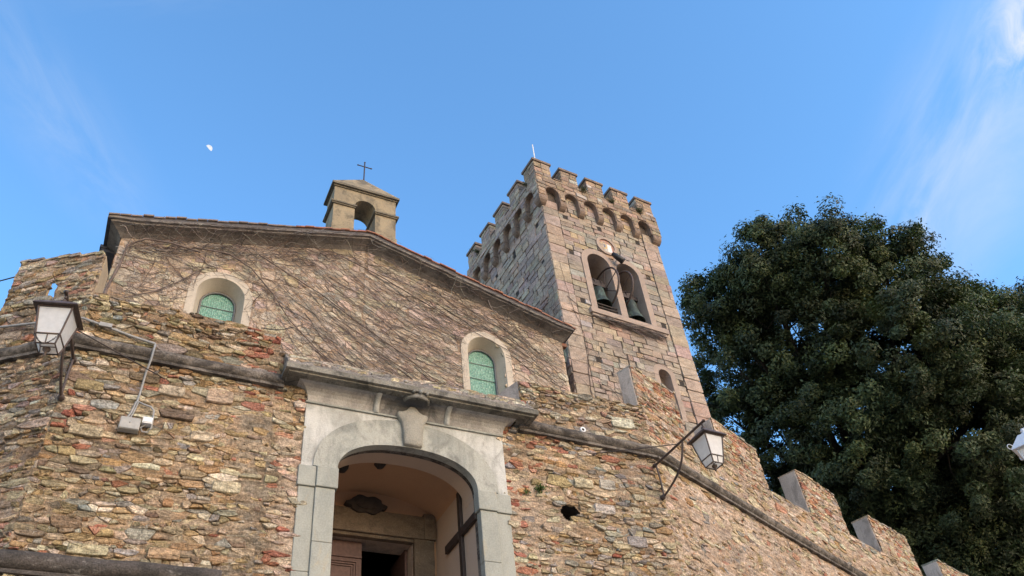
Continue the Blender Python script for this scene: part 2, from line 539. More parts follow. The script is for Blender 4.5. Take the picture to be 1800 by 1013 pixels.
class MB:
    """collects faces (with a colour each) for ONE mesh"""
    def __init__(s):
        s.v = []
        s.f = []
        s.c = []
        s.sm = []

    def add(s, verts, faces, col=(0.5, 0.5, 0.5), smooth=False):
        o = len(s.v)
        s.v.extend(verts)
        for f in faces:
            s.f.append([i + o for i in f])
        s.c.extend([col] * len(faces))
        s.sm.extend([smooth] * len(faces))

    def box(s, p0, p1, col=(0.5, 0.5, 0.5), fr=None):
        (a, b, c), (d, e, g) = p0, p1
        vs = [(a, b, c), (d, b, c), (d, e, c), (a, e, c), (a, b, g), (d, b, g), (d, e, g), (a, e, g)]
        if fr: vs = [fr.pt(*q) for q in vs]
        fs = [(0, 3, 2, 1), (4, 5, 6, 7), (0, 1, 5, 4), (1, 2, 6, 5), (2, 3, 7, 6), (3, 0, 4, 7)]
        s.add(vs, fs, col)

    def prism(s, poly, o0, o1, fr, col=(0.5, 0.5, 0.5), holes=(), smooth_side=False):
        """polygon in (s,z) of a frame, extruded from outward o0 to o1, with holes"""
        loops = [list(poly)] + [list(h) for h in holes]
        flat = [p for l in loops for p in l]
        n = len(flat)
        tris = tessellate_polygon([[Vector((p[0], p[1], 0)) for p in l] for l in loops])
        vs = [fr.pt(p[0], o1, p[1]) for p in flat] + [fr.pt(p[0], o0, p[1]) for p in flat]
        fs = []
        for t in tris:
            fs.append(tuple(t))
            fs.append(tuple(i + n for i in reversed(t)))
        s.add(vs, fs, col)
        k = 0
        for l in loops:
            m = len(l)
            sv = []
            for p in l:
                sv.append(fr.pt(p[0], o1, p[1]))
                sv.append(fr.pt(p[0], o0, p[1]))
            sf = [(2 * i, 2 * i + 1, (2 * i + 3) % (2 * m), (2 * i + 2) % (2 * m)) for i in range(m)]
            s.add(sv, sf, col, smooth_side)
            k += m

    def tube(s, pts, r, n=8, col=(0.5, 0.5, 0.5), cap=True, smooth=True):
        pts = [Vector(p) for p in pts]
        m = len(pts)
        rs = r if isinstance(r, (list, tuple)) else [r] * m
        ref = Vector((0.31, 0.2, 0.93))
        rings = []
        for i, p in enumerate(pts):
            t = (pts[min(i + 1, m - 1)] - pts[max(i - 1, 0)]).normalized()
            a = t.cross(ref)
            if a.length < 0.05: a = t.cross(Vector((1, 0, 0)))
            a.normalize()
            b = t.cross(a)
            rings.append([tuple(p + (a * cos(2 * pi * k / n) + b * sin(2 * pi * k / n)) * rs[i]) for k in range(n)])
        vs = [q for rg in rings for q in rg]
        fs = []
        for i in range(m - 1):
            for k in range(n):
                fs.append((i * n + k, i * n + (k + 1) % n, (i + 1) * n + (k + 1) % n, (i + 1) * n + k))
        s.add(vs, fs, col, smooth)
        if cap:
            s.add(rings[0], [tuple(range(n))], col)
            s.add(rings[-1], [tuple(reversed(range(n)))], col)

    def lathe(s, prof, centre, n=20, col=(0.5, 0.5, 0.5), axis=None):
        """profile of (r, h) about an axis (default z)"""
        c = Vector(centre)
        ax = Vector(axis).normalized() if axis else Vector((0, 0, 1))
        u = ax.orthogonal().normalized()
        w = ax.cross(u)
        vs = []
        for r, h in prof:
            for k in range(n):
                a = 2 * pi * k / n
                vs.append(tuple(c + ax * h + (u * cos(a) + w * sin(a)) * r))
        fs = []
        for i in range(len(prof) - 1):
            for k in range(n):
                fs.append((i * n + k, i * n + (k + 1) % n, (i + 1) * n + (k + 1) % n, (i + 1) * n + k))
        s.add(vs, fs, col, True)

    def build(s, name, mat, parent=None, bevel=0.0):
        me = bpy.data.meshes.new(name)
        me.from_pydata([tuple(v) for v in s.v], [], s.f)
        me.polygons.foreach_set('use_smooth', s.sm)
        ca = me.attributes.new('Col', 'FLOAT_COLOR', 'FACE')
        arr = np.ones((len(s.c), 4), np.float32)
        arr[:, :3] = np.array(s.c, np.float32).reshape(-1, 3)
        ca.data.foreach_set('color', arr.ravel())
        mats = mat if isinstance(mat, (list, tuple)) else [mat]
        for mm in mats: me.materials.append(mm)
        me.update()
        o = bpy.data.objects.new(name, me)
        COL.objects.link(o)
        if bevel:
            bm_ = o.modifiers.new('bevel', 'BEVEL')
            bm_.width = bevel
            bm_.segments = 2
            bm_.limit_method = 'ANGLE'
        adopt(o, parent)
        return o


def numpy_mesh(name, V, F, C, mat, parent=None, smooth=False):
    """V (n,3), F (m,k) same-size faces, C (m,3) face colours"""
    me = bpy.data.meshes.new(name)
    me.vertices.add(len(V))
    me.vertices.foreach_set('co', np.ascontiguousarray(V, np.float32).ravel())
    m, k = F.shape
    me.loops.add(m * k)
    me.loops.foreach_set('vertex_index', np.ascontiguousarray(F, np.int32).ravel())
    me.polygons.add(m)
    me.polygons.foreach_set('loop_start', np.arange(0, m * k, k, dtype=np.int32))
    me.polygons.foreach_set('use_smooth', np.full(m, smooth))
    ca = me.attributes.new('Col', 'FLOAT_COLOR', 'FACE')
    arr = np.ones((m, 4), np.float32)
    arr[:, :3] = C
    ca.data.foreach_set('color', arr.ravel())
    me.materials.append(mat)
    me.update(calc_edges=True)
    me.validate()
    o = bpy.data.objects.new(name, me)
    COL.objects.link(o)
    adopt(o, parent)
    return o


class Frame:
    """wall frame: s along the wall to the right, o outward from it, z up"""
    def __init__(s, origin, ang):
        s.o = Vector((origin[0], origin[1], 0))
        s.f = Vector((cos(ang), sin(ang), 0))
        s.n = Vector((sin(ang), -cos(ang), 0))

    def pt(s, a, o, z):
        p = s.o + s.f * a + s.n * o
        return (p.x, p.y, z)


def lattice_noise(x, y, seed):
    r = np.random.default_rng(seed).random((256, 256))
    xi = np.floor(x).astype(int)
    yi = np.floor(y).astype(int)
    fx = x - xi
    fy = y - yi
    fx = fx * fx * (3 - 2 * fx)
    fy = fy * fy * (3 - 2 * fy)
    g = lambda a, b: r[a % 256, b % 256]
    return (g(xi, yi) * (1 - fx) * (1 - fy) + g(xi + 1, yi) * fx * (1 - fy) + g(xi, yi + 1) * (1 - fx) * fy + g(xi + 1, yi + 1) * fx * fy)


def fbm(x, y, seed, octv=4):
    t = 0
    a = 0.5
    for i in range(octv):
        t = t + a * lattice_noise(x * 2 ** i, y * 2 ** i, seed + i)
        a *= 0.5
    return t / (1 - 0.5 ** octv)


def clip_half(poly, nx, ny, d):
    """keep points with nx*x+ny*y <= d"""
    out = []
    n = len(poly)
    for i in range(n):
        x0, y0 = poly[i]
        x1, y1 = poly[(i + 1) % n]
        a = nx * x0 + ny * y0 - d
        b = nx * x1 + ny * y1 - d
        if a <= 0: out.append((x0, y0))
        if a * b < 0:
            t = a / (a - b)
            out.append((x0 + (x1 - x0) * t, y0 + (y1 - y0) * t))
    return out


def voronoi(seeds, asp):
    """power-diagram cells of seeds (s, z, weight), distances measured with s shrunk by asp"""
    P = [(x / asp, y, w) for x, y, w in seeds]
    cs = 0.22
    grid = {}
    for i, (x, y, w) in enumerate(P):
        grid.setdefault((int(x // cs), int(y // cs)), []).append(i)
    cells = []
    for i, (x, y, w) in enumerate(P):
        gx, gy = int(x // cs), int(y // cs)
        nb = []
        for a in (-1, 0, 1):
            for b in (-1, 0, 1):
                for j in grid.get((gx + a, gy + b), ()):
                    if j != i:
                        d2 = (P[j][0] - x) ** 2 + (P[j][1] - y) ** 2
                        if d2 > 1e-8: nb.append((d2, j))
        nb.sort()
        R = cs
        poly = [(x - R, y - R), (x + R, y - R), (x + R, y + R), (x - R, y + R)]
        mx = 2 * R * R
        for d2, j in nb:
            if d2 > 4.4 * mx or len(poly) < 3: break
            d = sqrt(d2)
            nx, ny = (P[j][0] - x) / d, (P[j][1] - y) / d
            off = max(0.15, min(0.85, 0.5 + (w - P[j][2]) / (2 * d2))) * d
            poly = clip_half(poly, nx, ny, nx * x + ny * y + off)
            if poly: mx = max((p[0] - x) ** 2 + (p[1] - y) ** 2 for p in poly)
        cells.append([(p[0] * asp, p[1]) for p in poly])
    return cells


def add_stone(mb, fr, poly, gap, h, col, rnd, tilt=0.25, cut=0.24, base=-0.03, rough=0.006, smooth=False):
    n = len(poly)
    cx = sum(p[0] for p in poly) / n
    cz = sum(p[1] for p in poly) / n
    pts = []
    for i in range(n):
        x, z = poly[i]
        d = sqrt((x - cx) ** 2 + (z - cz) ** 2) + 1e-6
        k = max(0.35, 1 - gap / d * rnd.uniform(0.5, 1.8))
        pts.append((cx + (x - cx) * k, cz + (z - cz) * k))
    if cut:
        q = []
        for i in range(n):
            a, b = pts[i], pts[(i + 1) % n]
            u, v = cut * rnd.uniform(0.4, 1.2), 1 - cut * rnd.uniform(0.4, 1.2)
            q.append((a[0] + (b[0] - a[0]) * u, a[1] + (b[1] - a[1]) * u))
            q.append((a[0] + (b[0] - a[0]) * v, a[1] + (b[1] - a[1]) * v))
        pts = q
    m = len(pts)
    if m < 4: return
    w = max(abs(p[0] - cx) for p in pts) + 1e-4
    ht = max(abs(p[1] - cz) for p in pts) + 1e-4
    ta, tb = rnd.uniform(-tilt, tilt) * h, rnd.uniform(-tilt, tilt) * h
    vs = []
    ins = min(0.009, 0.22 * min(w, ht))
    for p in pts: vs.append(fr.pt(p[0], base, p[1]))
    for p in pts:
        hh = h + ta * (p[0] - cx) / w + tb * (p[1] - cz) / ht
        vs.append(fr.pt(p[0], hh * 0.72 + rnd.uniform(-rough, rough) * 0.5, p[1]))
    for p in pts:
        hh = h + ta * (p[0] - cx) / w + tb * (p[1] - cz) / ht
        kx, kz = 1 - ins / w, 1 - ins / ht
        vs.append(fr.pt(cx + (p[0] - cx) * kx, hh + rnd.uniform(-rough, rough), cz + (p[1] - cz) * kz))
    for p in pts:
        hh = h + (ta * (p[0] - cx) / w + tb * (p[1] - cz) / ht) * 0.5
        vs.append(fr.pt(cx + (p[0] - cx) * 0.5, hh + rnd.uniform(-rough, rough), cz + (p[1] - cz) * 0.5))
    vs.append(fr.pt(cx, h + rnd.uniform(-rough, rough), cz))
    fs = []
    for r in range(3):
        for i in range(m):
            j = (i + 1) % m
            fs.append((r * m + i, r * m + j, (r + 1) * m + j, (r + 1) * m + i))
    for i in range(m):
        fs.append((3 * m + i, 3 * m + (i + 1) % m, 4 * m))
    mb.add(vs, fs, col, smooth)


def mortar_sheet(mb, fr, region, keep, height, colour, step=0.035):
    """rough mortar between the stones, a relief grid clipped to 'keep'"""
    s0, s1, z0, z1 = region
    ns = max(2, int((s1 - s0) / step) + 1)
    nz = max(2, int((z1 - z0) / step) + 1)
    S, Z = np.meshgrid(np.linspace(s0, s1, ns), np.linspace(z0, z1, nz), indexing='ij')
    H = height(S, Z)
    Cc = colour(S, Z)
    ok = keep((S[:-1, :-1] + S[1:, 1:]) / 2, (Z[:-1, :-1] + Z[1:, 1:]) / 2)
    base = len(mb.v)
    X = fr.o.x + fr.f.x * S + fr.n.x * H
    Y = fr.o.y + fr.f.y * S + fr.n.y * H
    mb.v.extend(map(tuple, np.stack([X, Y, Z], -1).reshape(-1, 3).tolist()))
    I, J = np.nonzero(ok)
    q = base + I * nz + J
    fl = np.stack([q, q + nz, q + nz + 1, q + 1], 1).tolist()
    mb.f.extend(fl)
    mb.c.extend(map(tuple, Cc[I, J].tolist()))
    mb.sm.extend([True] * len(fl))


OCHRE = (0.365, 0.262, 0.145)
TAN = (0.39, 0.31, 0.205)
BUFF = (0.47, 0.385, 0.265)
PALE = (0.53, 0.465, 0.355)
GREY = (0.295, 0.26, 0.215)
SLATE = (0.315, 0.30, 0.275)
BROWN = (0.225, 0.165, 0.11)
RUST = (0.345, 0.21, 0.105)
BRICK = (0.36, 0.155, 0.10)
BRICK2 = (0.40, 0.22, 0.15)
OLIVE = (0.295, 0.24, 0.145)
PEACH = (0.48, 0.375, 0.28)


def jitter_col(c, rnd, a=0.16, hue=0.06):
    k = 1 + rnd.uniform(-a, a)
    return tuple(max(0.01, x * k * (1 + rnd.uniform(-hue, hue))) for x in c)


def rubble(mb, fr, pieces, keep, palette, seed, rowh=(0.030, 0.105), aspect=(1.4, 4.4), bias=None, mort_col=None,
           hrange=(0.004, 0.054), sheet=True, step=0.024, gap=0.006, big=0.09, asp=2.4, big_at=(), cut=0.14, low=0.003, skip=0.05):
    """random rubble with flat bedded stones. pieces: convex polygons in (s,z)"""
    rnd = random.Random(seed)
    s0 = min(p[0] for pc in pieces for p in pc)
    s1 = max(p[0] for pc in pieces for p in pc)
    z0 = min(p[1] for pc in pieces for p in pc)
    z1 = max(p[1] for pc in pieces for p in pc)
    seeds = []
    z = z0 - 0.05
    wob = rnd.uniform(0, 9)
    while z < z1 + 0.1:
        h = rnd.uniform(*rowh)
        if rnd.random() < 0.15: h *= 1.6
        x = s0 - rnd.uniform(0, 0.3)
        while x < s1 + 0.3:
            w = h * rnd.uniform(*aspect)
            if rnd.random() < 0.25: w *= 0.5
            wt_ = rnd.uniform(-0.12, 0.12) * h * h
            if rnd.random() < big: wt_ += 0.9 * h * h
            seeds.append((x + w / 2, z + h / 2 + rnd.uniform(-0.28, 0.28) * h + 0.04 * sin(x * 1.3 + wob + z), wt_))
            x += w
        z += h
    # placed large stones replace the seeds they cover
    for bx, bz, bw, bh, bc in big_at:
        seeds = [q for q in seeds if abs(q[0] - bx) > bw * 0.42 or abs(q[1] - bz) > bh * 0.42]
    cells = voronoi(seeds, asp)
    for (x, zz, w_), poly in zip(seeds, cells):
        if len(poly) < 3: continue
        pc_hit = None
        for pc in pieces:
            inside = True
            n = len(pc)
            for i in range(n):
                ax, ay = pc[i]
                bx, by = pc[(i + 1) % n]
                if (bx - ax) * (zz - ay) - (by - ay) * (x - ax) < -1e-9:
                    inside = False
                    break
            if inside:
                pc_hit = pc
                break
        if pc_hit is None: continue
        if not keep(np.array(x), np.array(zz)): continue
        n = len(pc_hit)
        for i in range(n):
            ax, ay = pc_hit[i]
            bx, by = pc_hit[(i + 1) % n]
            L = sqrt((bx - ax) ** 2 + (by - ay) ** 2)
            nx, ny = (by - ay) / L, -(bx - ax) / L
            poly = clip_half(poly, nx, ny, nx * ax + ny * ay)
            if len(poly) < 3: break
        if len(poly) < 3: continue
        xs = [p[0] for p in poly]
        zs = [p[1] for p in poly]
        if (max(xs) - min(xs)) < 0.03 or (max(zs) - min(zs)) < 0.02: continue
        h = rnd.uniform(*hrange)
        if rnd.random() < skip: continue
        add_stone(mb, fr, poly, gap, h, palette(x, zz, rnd), rnd, 0.5, cut)
    for bx, bz, bw, bh, bc in big_at:
        poly = [(bx - bw / 2, bz - bh / 2 + rnd.uniform(-.02, .02)), (bx + bw * 0.1, bz - bh * 0.55), (bx + bw / 2, bz - bh * 0.4), (bx + bw * .48, bz + bh * .45), (bx, bz + bh * 0.52), (bx - bw * .49, bz + bh * 0.4)]
        add_stone(mb, fr, poly, 0.01, 0.066, jitter_col(bc, rnd, 0.06), rnd, 0.1, 0.1)
    if sheet:
        def height(S, Z):
            b = bias(S, Z) if bias else 0
            return low + 0.06 * (fbm(S * 2.6, Z * 4.3, seed + 5, 5) - 0.42) + 0.036 * (fbm(S * 11, Z * 19, seed + 9, 3) - 0.5) + b
        for pc in pieces:
            a0 = min(p[0] for p in pc)
            a1 = max(p[0] for p in pc)
            b0 = min(p[1] for p in pc)
            b1 = max(p[1] for p in pc)
            tops = sorted(pc, key=lambda p: -p[1])[:2]
            (ta, tza), (tb, tzb) = sorted(tops)
            def kp(S, Z, ta=ta, tza=tza, tb=tb, tzb=tzb):
                top = tza + (tzb - tza) * (S - ta) / max(1e-6, tb - ta)
                return keep(S, Z) & (Z < top)
            mortar_sheet(mb, fr, (a0, a1, b0, b1), kp, height, mort_col, step)


def mortar_tone(c0, c1, seed, sc=1.3):
    def f(S, Z):
        t = np.clip((fbm(S * sc, Z * sc * 1.3, seed, 4) - 0.3) / 0.4, 0, 1)
        u = np.clip((fbm(S * 6, Z * 11, seed + 8, 4) - 0.42) / 0.2, 0, 1)
        g = 0.62 + 0.76 * fbm(S * 17, Z * 26, seed + 4, 3)
        c = np.array(c0) * (1 - t[..., None]) + np.array(c1) * t[..., None]
        c = c * (1 - 0.45 * u[..., None]) + np.array([0.40, 0.255, 0.145]) * 0.45 * u[..., None]
        return c * g[..., None]
    return f


def soft(x, a, b):
    return np.clip((x - a) / (b - a), 0, 1)


def pick(rnd, table):
    t = sum(w for w, _ in table)
    r = rnd.uniform(0, t)
    for w, c in table:
        r -= w
        if r <= 0: return c
    return table[-1][1]


def box_thing(name, mat, p0, p1, parent=None, fr=None, bevel=0.0):
    mb = MB()
    mb.box(p0, p1, fr=fr)
    return mb.build(name, mat, parent, bevel)


def arc(cx, cz, r, a0, a1, n, ry=None):
    ry = r if ry is None else ry
    return [(cx + r * cos(a0 + (a1 - a0) * i / n), cz + ry * sin(a0 + (a1 - a0) * i / n)) for i in range(n + 1)]


# ================================================================== the ground
g = MB()
g.add([(-400, -400, 0), (400, -400, 0), (400, 400, 0), (-400, 400, 0)], [(0, 1, 2, 3)])
M['ground'] = stained_material('worn stone paving', (0.30, 0.26, 0.21), (0.24, 0.20, 0.16), (0.14, 0.12, 0.1), 0.7, 0.5, 0.5, 0.7, 0.8, 1.0, 0.9, 0.01, 0.2)
gnd = g.build('ground', M['ground'])
gnd['kind'] = 'structure'

# ================================================================== castle wall
A_R = radians(22.64)
A_R2 = radians(19.64)
A_L = radians(-35.8)
FG = Frame((0, 11.05), 0)                                  # gate face
BEND = (9.14, 11.05)
FR = Frame(BEND, A_R)
_b2 = FR.pt(5.36, 0, 0)
FR2 = Frame((_b2[0], _b2[1]), A_R2)                        # s starts again at 0 there
FL = Frame((-1.08, 11.05), A_L)                            # s is negative going left
ZP = 11.07                                                 # crenel level
Z0 = 5.0

castle = thing('castle_wall', 'long rubble stone fortress wall with stone string courses and a row of merlons', 'wall', (4, 11.05, 0))


def near(x, z, cx, cz, rx, rz):
    return ((x - cx) / rx) ** 2 + ((z - cz) / rz) ** 2 < 1


def pal_gate(x, z, rnd):
    brick = 0.028
    if 1.25 < x < 2.0 and z > 9.9: brick = 0.5
    if 1.35 < x < 2.45 and 9.0 < z <= 9.9: brick = 0.2
    if 1.9 < x < 2.5 and z <= 9.0: brick = 0.14
    if 5.8 < x < 7.1 and 9.0 < z < 9.95: brick = 0.36
    if 5.8 < x < 6.35 and z <= 9.0: brick = 0.25
    if 8.2 < x < 9.2 and 9.3 < z < 9.7: brick = 0.2
    if near(x, z, -0.95, 8.85, 0.2, 0.3): brick = 0.6
    if rnd.random() < brick:
        return jitter_col(pick(rnd, [(3, BRICK), (2, BRICK2), (1, (0.30, 0.11, 0.08))]), rnd)
    if 1.95 < x < 2.45 and z < 9.0:
        return jitter_col(pick(rnd, [(5, PEACH), (2, BUFF), (1, TAN)]), rnd, 0.1)
    if x > 5.8:
        if z > 10.15:
            return jitter_col(pick(rnd, [(4, GREY), (3, TAN), (2, BROWN), (2, BUFF), (1, PALE), (1.4, (0.33, 0.2, 0.15)), (1, OCHRE)]), rnd, 0.2)
        return jitter_col(pick(rnd, [(4, TAN), (4, BUFF), (3, OCHRE), (2.4, GREY), (1.5, SLATE), (1.6, PALE), (1, RUST), (1, BROWN), (2, PEACH)]), rnd, 0.2)
    if z > 10.2:
        return jitter_col(pick(rnd, [(4, OLIVE), (4, OCHRE), (3, BROWN), (3, TAN), (1.3, BUFF), (0.9, PALE), (1, RUST), (1.6, GREY), (0.6, SLATE)]), rnd, 0.22)
    return jitter_col(pick(rnd, [(5, OCHRE), (4.5, TAN), (2.4, BUFF), (2.5, BROWN), (1.9, GREY), (1.2, SLATE), (1.5, PALE), (1.2, RUST), (2, OLIVE)]), rnd, 0.22)


SL = (4.24, 4.33, 11.0, 11.5)      # arrow slit in the right wall, s0 s1 z0 z1
SLL = (-0.87, -0.70, 11.06, 11.52)  # arrow slit in the left merlon


def keep_gate(S, Z):
    portal = (S > 2.41) & (S < 5.83) & (Z < 9.95)
    hole = ((S - 7.05) / 0.19) ** 2 + ((Z - 8.39) / 0.16) ** 2 < 1
    return ~portal & ~hole


def wander(Z, seed, amp=0.16):
    return amp * (fbm(Z * 2.1 + 3, Z * 0 + 1.5, seed, 3) - 0.5) * 2


def bias_gate(S, Z):
    w = S + wander(Z, 301)
    b = 0.022 * soft(w, 1.35, 1.6) * (1 - soft(w, 1.85, 2.1)) * (1 - soft(Z, 9.2, 9.6))
    b = b + 0.012 * soft(w, 1.95, 2.1) * (1 - soft(Z, 9.0, 9.4)) * (1 - soft(w, 2.6, 2.8))
    b = b + 0.014 * soft(w, 5.7, 5.8) * (1 - soft(w, 6.3, 7.0)) * (1 - soft(Z, 8.7, 9.1))
    return b


def mort_gate(S, Z):
    w = S + wander(Z, 301)
    a = mortar_tone((0.17, 0.128, 0.09), (0.37, 0.28, 0.19), 31)(S, Z)  # dark mortar tone also stands in for shade in the deep joints
    k = (soft(w, 1.35, 1.55) * (1 - soft(w, 1.9, 2.05)) * (1 - soft(Z, 9.2, 9.6)))[..., None]
    a = a * (1 - k) + a * k * np.array([0.78, 0.84, 0.9])
    k = (soft(w, 2.0, 2.1) * (1 - soft(w, 2.6, 2.8)) * (1 - soft(Z, 9.0, 9.3)))[..., None] * 0.75
    a = a * (1 - k) + np.array(PEACH) * 0.92 * k
    k = (soft(w, 5.6, 5.8) * (1 - soft(w, 6.4, 7.2)) * (1 - soft(Z, 8.8, 9.2)))[..., None] * 0.6
    a = a * (1 - k) + np.array(PEACH) * 0.9 * k
    k = (soft(w, 7.8, 9.3) * (1 - soft(Z, 10.0, 10.6)))[..., None] * 0.6
    a = a * (1 - k) + np.array((0.43, 0.32, 0.235)) * k
    return a


mb = MB()
gate_pieces = [[(-1.08, Z0), (1.86, Z0), (1.86, 11.0), (-1.08, 11.08)],
               [(1.86, Z0), (6.33, Z0), (6.33, 10.55), (1.86, 10.6)],
               [(6.33, Z0), (9.14, Z0), (9.14, 11.05), (6.33, 11.07)]]
rubble(mb, FG, gate_pieces, keep_gate, pal_gate, 101, bias=bias_gate, mort_col=mort_gate,
       big_at=[(1.35, 7.98, 0.42, 0.2, BUFF), (0.35, 9.45, 0.4, 0.2, BUFF), (-0.62, 8.55, 0.45, 0.2, TAN), (0.9, 8.75, 0.35, 0.17, BUFF), (1.05, 9.5, 0.42, 0.26, (0.46, 0.35, 0.25)),
               (8.55, 10.52, 0.55, 0.26, PALE), (7.95, 10.1, 0.26, 0.2, PALE), (6.75, 9.98, 0.01, 0.01, PALE), (7.75, 8.55, 0.45, 0.2, (0.44, 0.43, 0.38)), (7.4, 9.0, 0.4, 0.2, BUFF), (8.3, 8.0, 0.42, 0.22, SLATE), (7.9, 9.05, 0.36, 0.22, (0.47, 0.42, 0.34)),
               (-0.75, 9.3, 0.4, 0.2, OCHRE), (-0.2, 6.85, 0.5, 0.16, TAN), (0.7, 6.9, 0.42, 0.17, (0.42, 0.29, 0.17))])
mb.build('masonry', M['rubble'], castle)

# the core of the gate wall (behind the stones), its walk and the steps of the parapet
mb = MB()
mb.box((-1.0, -0.95, 0), (2.55, -0.035, 10.3), fr=FG)
mb.box((-1.0, -0.5, 10.3), (1.85, -0.035, 10.98), fr=FG)
mb.box((5.72, -0.95, 0), (6.8, -0.035, 10.3), fr=FG)
mb.box((7.3, -0.95, 0), (9.1, -0.035, 10.3), fr=FG)
mb.box((6.8, -0.95, 0), (7.3, -0.036, 8.15), fr=FG)
mb.box((6.8, -0.95, 8.65), (7.3, -0.036, 10.3), fr=FG)
mb.box((6.8, -0.95, 8.15), (7.3, -0.41, 8.65), fr=FG)
mb.box((2.55, -0.95, 9.75), (5.72, -0.035, 10.3), fr=FG)
mb.box((2.55, -0.95, 0), (5.72, -0.036, 6.0), fr=FG)
mb.build('wall_core', M['cheek'], castle)
mb = MB()
mb.prism([(6.33, 10.2), (9.1, 10.2), (9.1, 11.03), (6.335, 11.05)], -0.5, -0.02, FG)
mb.add([FG.pt(6.332, 0.0, 10.2), FG.pt(6.332, 0.0, 11.06), FG.pt(6.10, -0.5, 11.0), FG.pt(6.10, -0.5, 10.2), FG.pt(6.34, -0.5, 10.2), FG.pt(6.34, -0.5, 11.05)],
       [(0, 3, 2, 1), (2, 3, 4, 5), (1, 2, 5)])
mb.build('embrasure_cheek', M['cheek'], castle)


def corner_stones(fa, sa, sgn_a, fb, sb, z0, z1, pal, seed, name, wmax=0.38):
    """squared stones bonded round an outside corner of two wall frames"""
    rnd = random.Random(seed)
    m2 = MB()
    z = z0
    while z < z1 - 0.04:
        h = min(rnd.uniform(0.05, 0.17), z1 - z)
        wa, wb = rnd.uniform(0.1, wmax), rnd.uniform(0.1, wmax)
        if rnd.random() < 0.5: wa *= 0.45
        else: wb *= 0.45
        e = rnd.uniform(0.0, 0.03)
        col = pal(0.5, z, rnd)
        j = lambda q=0.012: rnd.uniform(-q, q)
        ca, cb = Vector(fa.pt(sa, e, 0)), Vector(fb.pt(sb, e, 0))
        c = (ca + cb) / 2
        ring = []
        for zz, k in ((z + 0.004 + j(.004), 0.6), (z + h * 0.25, 1.0), (z + h * 0.75, 1.0), (z + h - 0.004 + j(.004), 0.6)):
            ring.append([fa.pt(sa - wa, -0.04, zz), fa.pt(sa - wa * 0.97 + j(), e * k - 0.004, zz + j(.008)), fa.pt(sa - wa * 0.45, e * k + j(.006), zz + j(.006)), fa.pt(sa - 0.03, e * k, zz),
                         (c.x + j(.006), c.y + j(.006), zz), fb.pt(sb + 0.03, e * k, zz), fb.pt(sb + wb * 0.5, e * k + j(.006), zz + j(.006)), fb.pt(sb + wb * 0.97 + j(), e * k - 0.004, zz + j(.008)), fb.pt(sb + wb, -0.04, zz)])
        n = 9
        vs = [p for r_ in ring for p in r_]
        fs = [(r_ * n + i, r_ * n + i + 1, (r_ + 1) * n + i + 1, (r_ + 1) * n + i) for r_ in range(3) for i in range(n - 1)]
        fs += [tuple(reversed(range(n))), tuple(range(3 * n, 4 * n))]
        m2.add(vs, fs, col, False)
        z += h + rnd.uniform(0.004, 0.02)
    return m2.build(name, M['rubble'], castle)


# right wall -----------------------------------------------------------------
def pal_right(x, z, rnd):
    brick = 0.05
    if z > ZP and x < 2: brick = 0.62 if z > 10.9 else 0.3
    elif z > ZP: brick = 0.22
    if x < 1.4 and z > 10.4: brick = 0.35
    if 4.0 < x < 4.7 and 10.8 < z < 11.8: brick = 0.4
    if x < 0.7 and z < 10: brick = min(brick, 0.03)
    if rnd.random() < brick:
        return jitter_col(pick(rnd, [(3, BRICK2), (2, BRICK), (2, (0.46, 0.24, 0.15))]), rnd)
    return jitter_col(pick(rnd, [(5, BUFF), (5, PEACH), (3, TAN), (2, OCHRE), (2, PALE), (1.0, GREY), (0.8, SLATE), (0.8, RUST)]), rnd, 0.16)


def mort_right(S, Z):
    return mortar_tone((0.34, 0.265, 0.205), (0.50, 0.395, 0.31), 57)(S, Z)


def bias_right(S, Z):
    t = soft(S + wander(Z, 305, 0.5) + (Z - 8.4) * 0.5, 0.1, 1.1) * np.clip((9.95 - Z) / 0.3, 0, 1)
    u = np.clip((S - 1.6) / 1.0, 0, 1) * np.clip((10.95 - Z) / 0.3, 0, 1)
    return 0.0 + 0.017 * np.maximum(t, 0.5 * u)


ALWAYS = lambda S, Z: (S > -999)
mb = MB()
keep_r = lambda S, Z: ~((S > SL[0]) & (S < SL[1]) & (Z > SL[2]) & (Z < SL[3]))
rubble(mb, FR, [[(0, Z0), (5.36, Z0), (5.36, ZP), (0, ZP)]], keep_r, pal_right, 202, bias=bias_right, mort_col=mort_right, hrange=(0.0, 0.042),
       big_at=[(0.9, 9.2, 0.3, 0.14, RUST), (2.35, 10.2, 0.3, 0.15, PALE), (1.5, 10.55, 0.36, 0.2, TAN)])
mb.build('masonry', M['rubble'], castle)
mb = MB()
rubble(mb, FR2, [[(0, Z0), (16, Z0), (16, ZP), (0, ZP)]], ALWAYS, lambda x, z, r: pal_right(x + 5, z, r), 303, bias=lambda S, Z: bias_right(S + 5, Z), mort_col=mort_right,
       hrange=(0.0, 0.042), step=0.04, rowh=(0.05, 0.13))
mb.build('masonry', M['rubble'], castle)
mb = MB()
mb.box((0.0, -0.9, 0), (5.45, -0.035, 11.03), fr=FR)
mb.box((0.0, -0.92, 0), (16, -0.036, 11.02), fr=FR2)
mb.build('wall_core', M['cheek'], castle)

# left wall -------------------------------------------------------------------
def pal_left(x, z, rnd):
    if rnd.random() < 0.06: return jitter_col(BRICK2, rnd)
    return jitter_col(pick(rnd, [(4, TAN), (3, OCHRE), (3, GREY), (2, BROWN), (2, BUFF), (1.5, (0.40, 0.30, 0.25)), (1, PALE)]), rnd, 0.2)


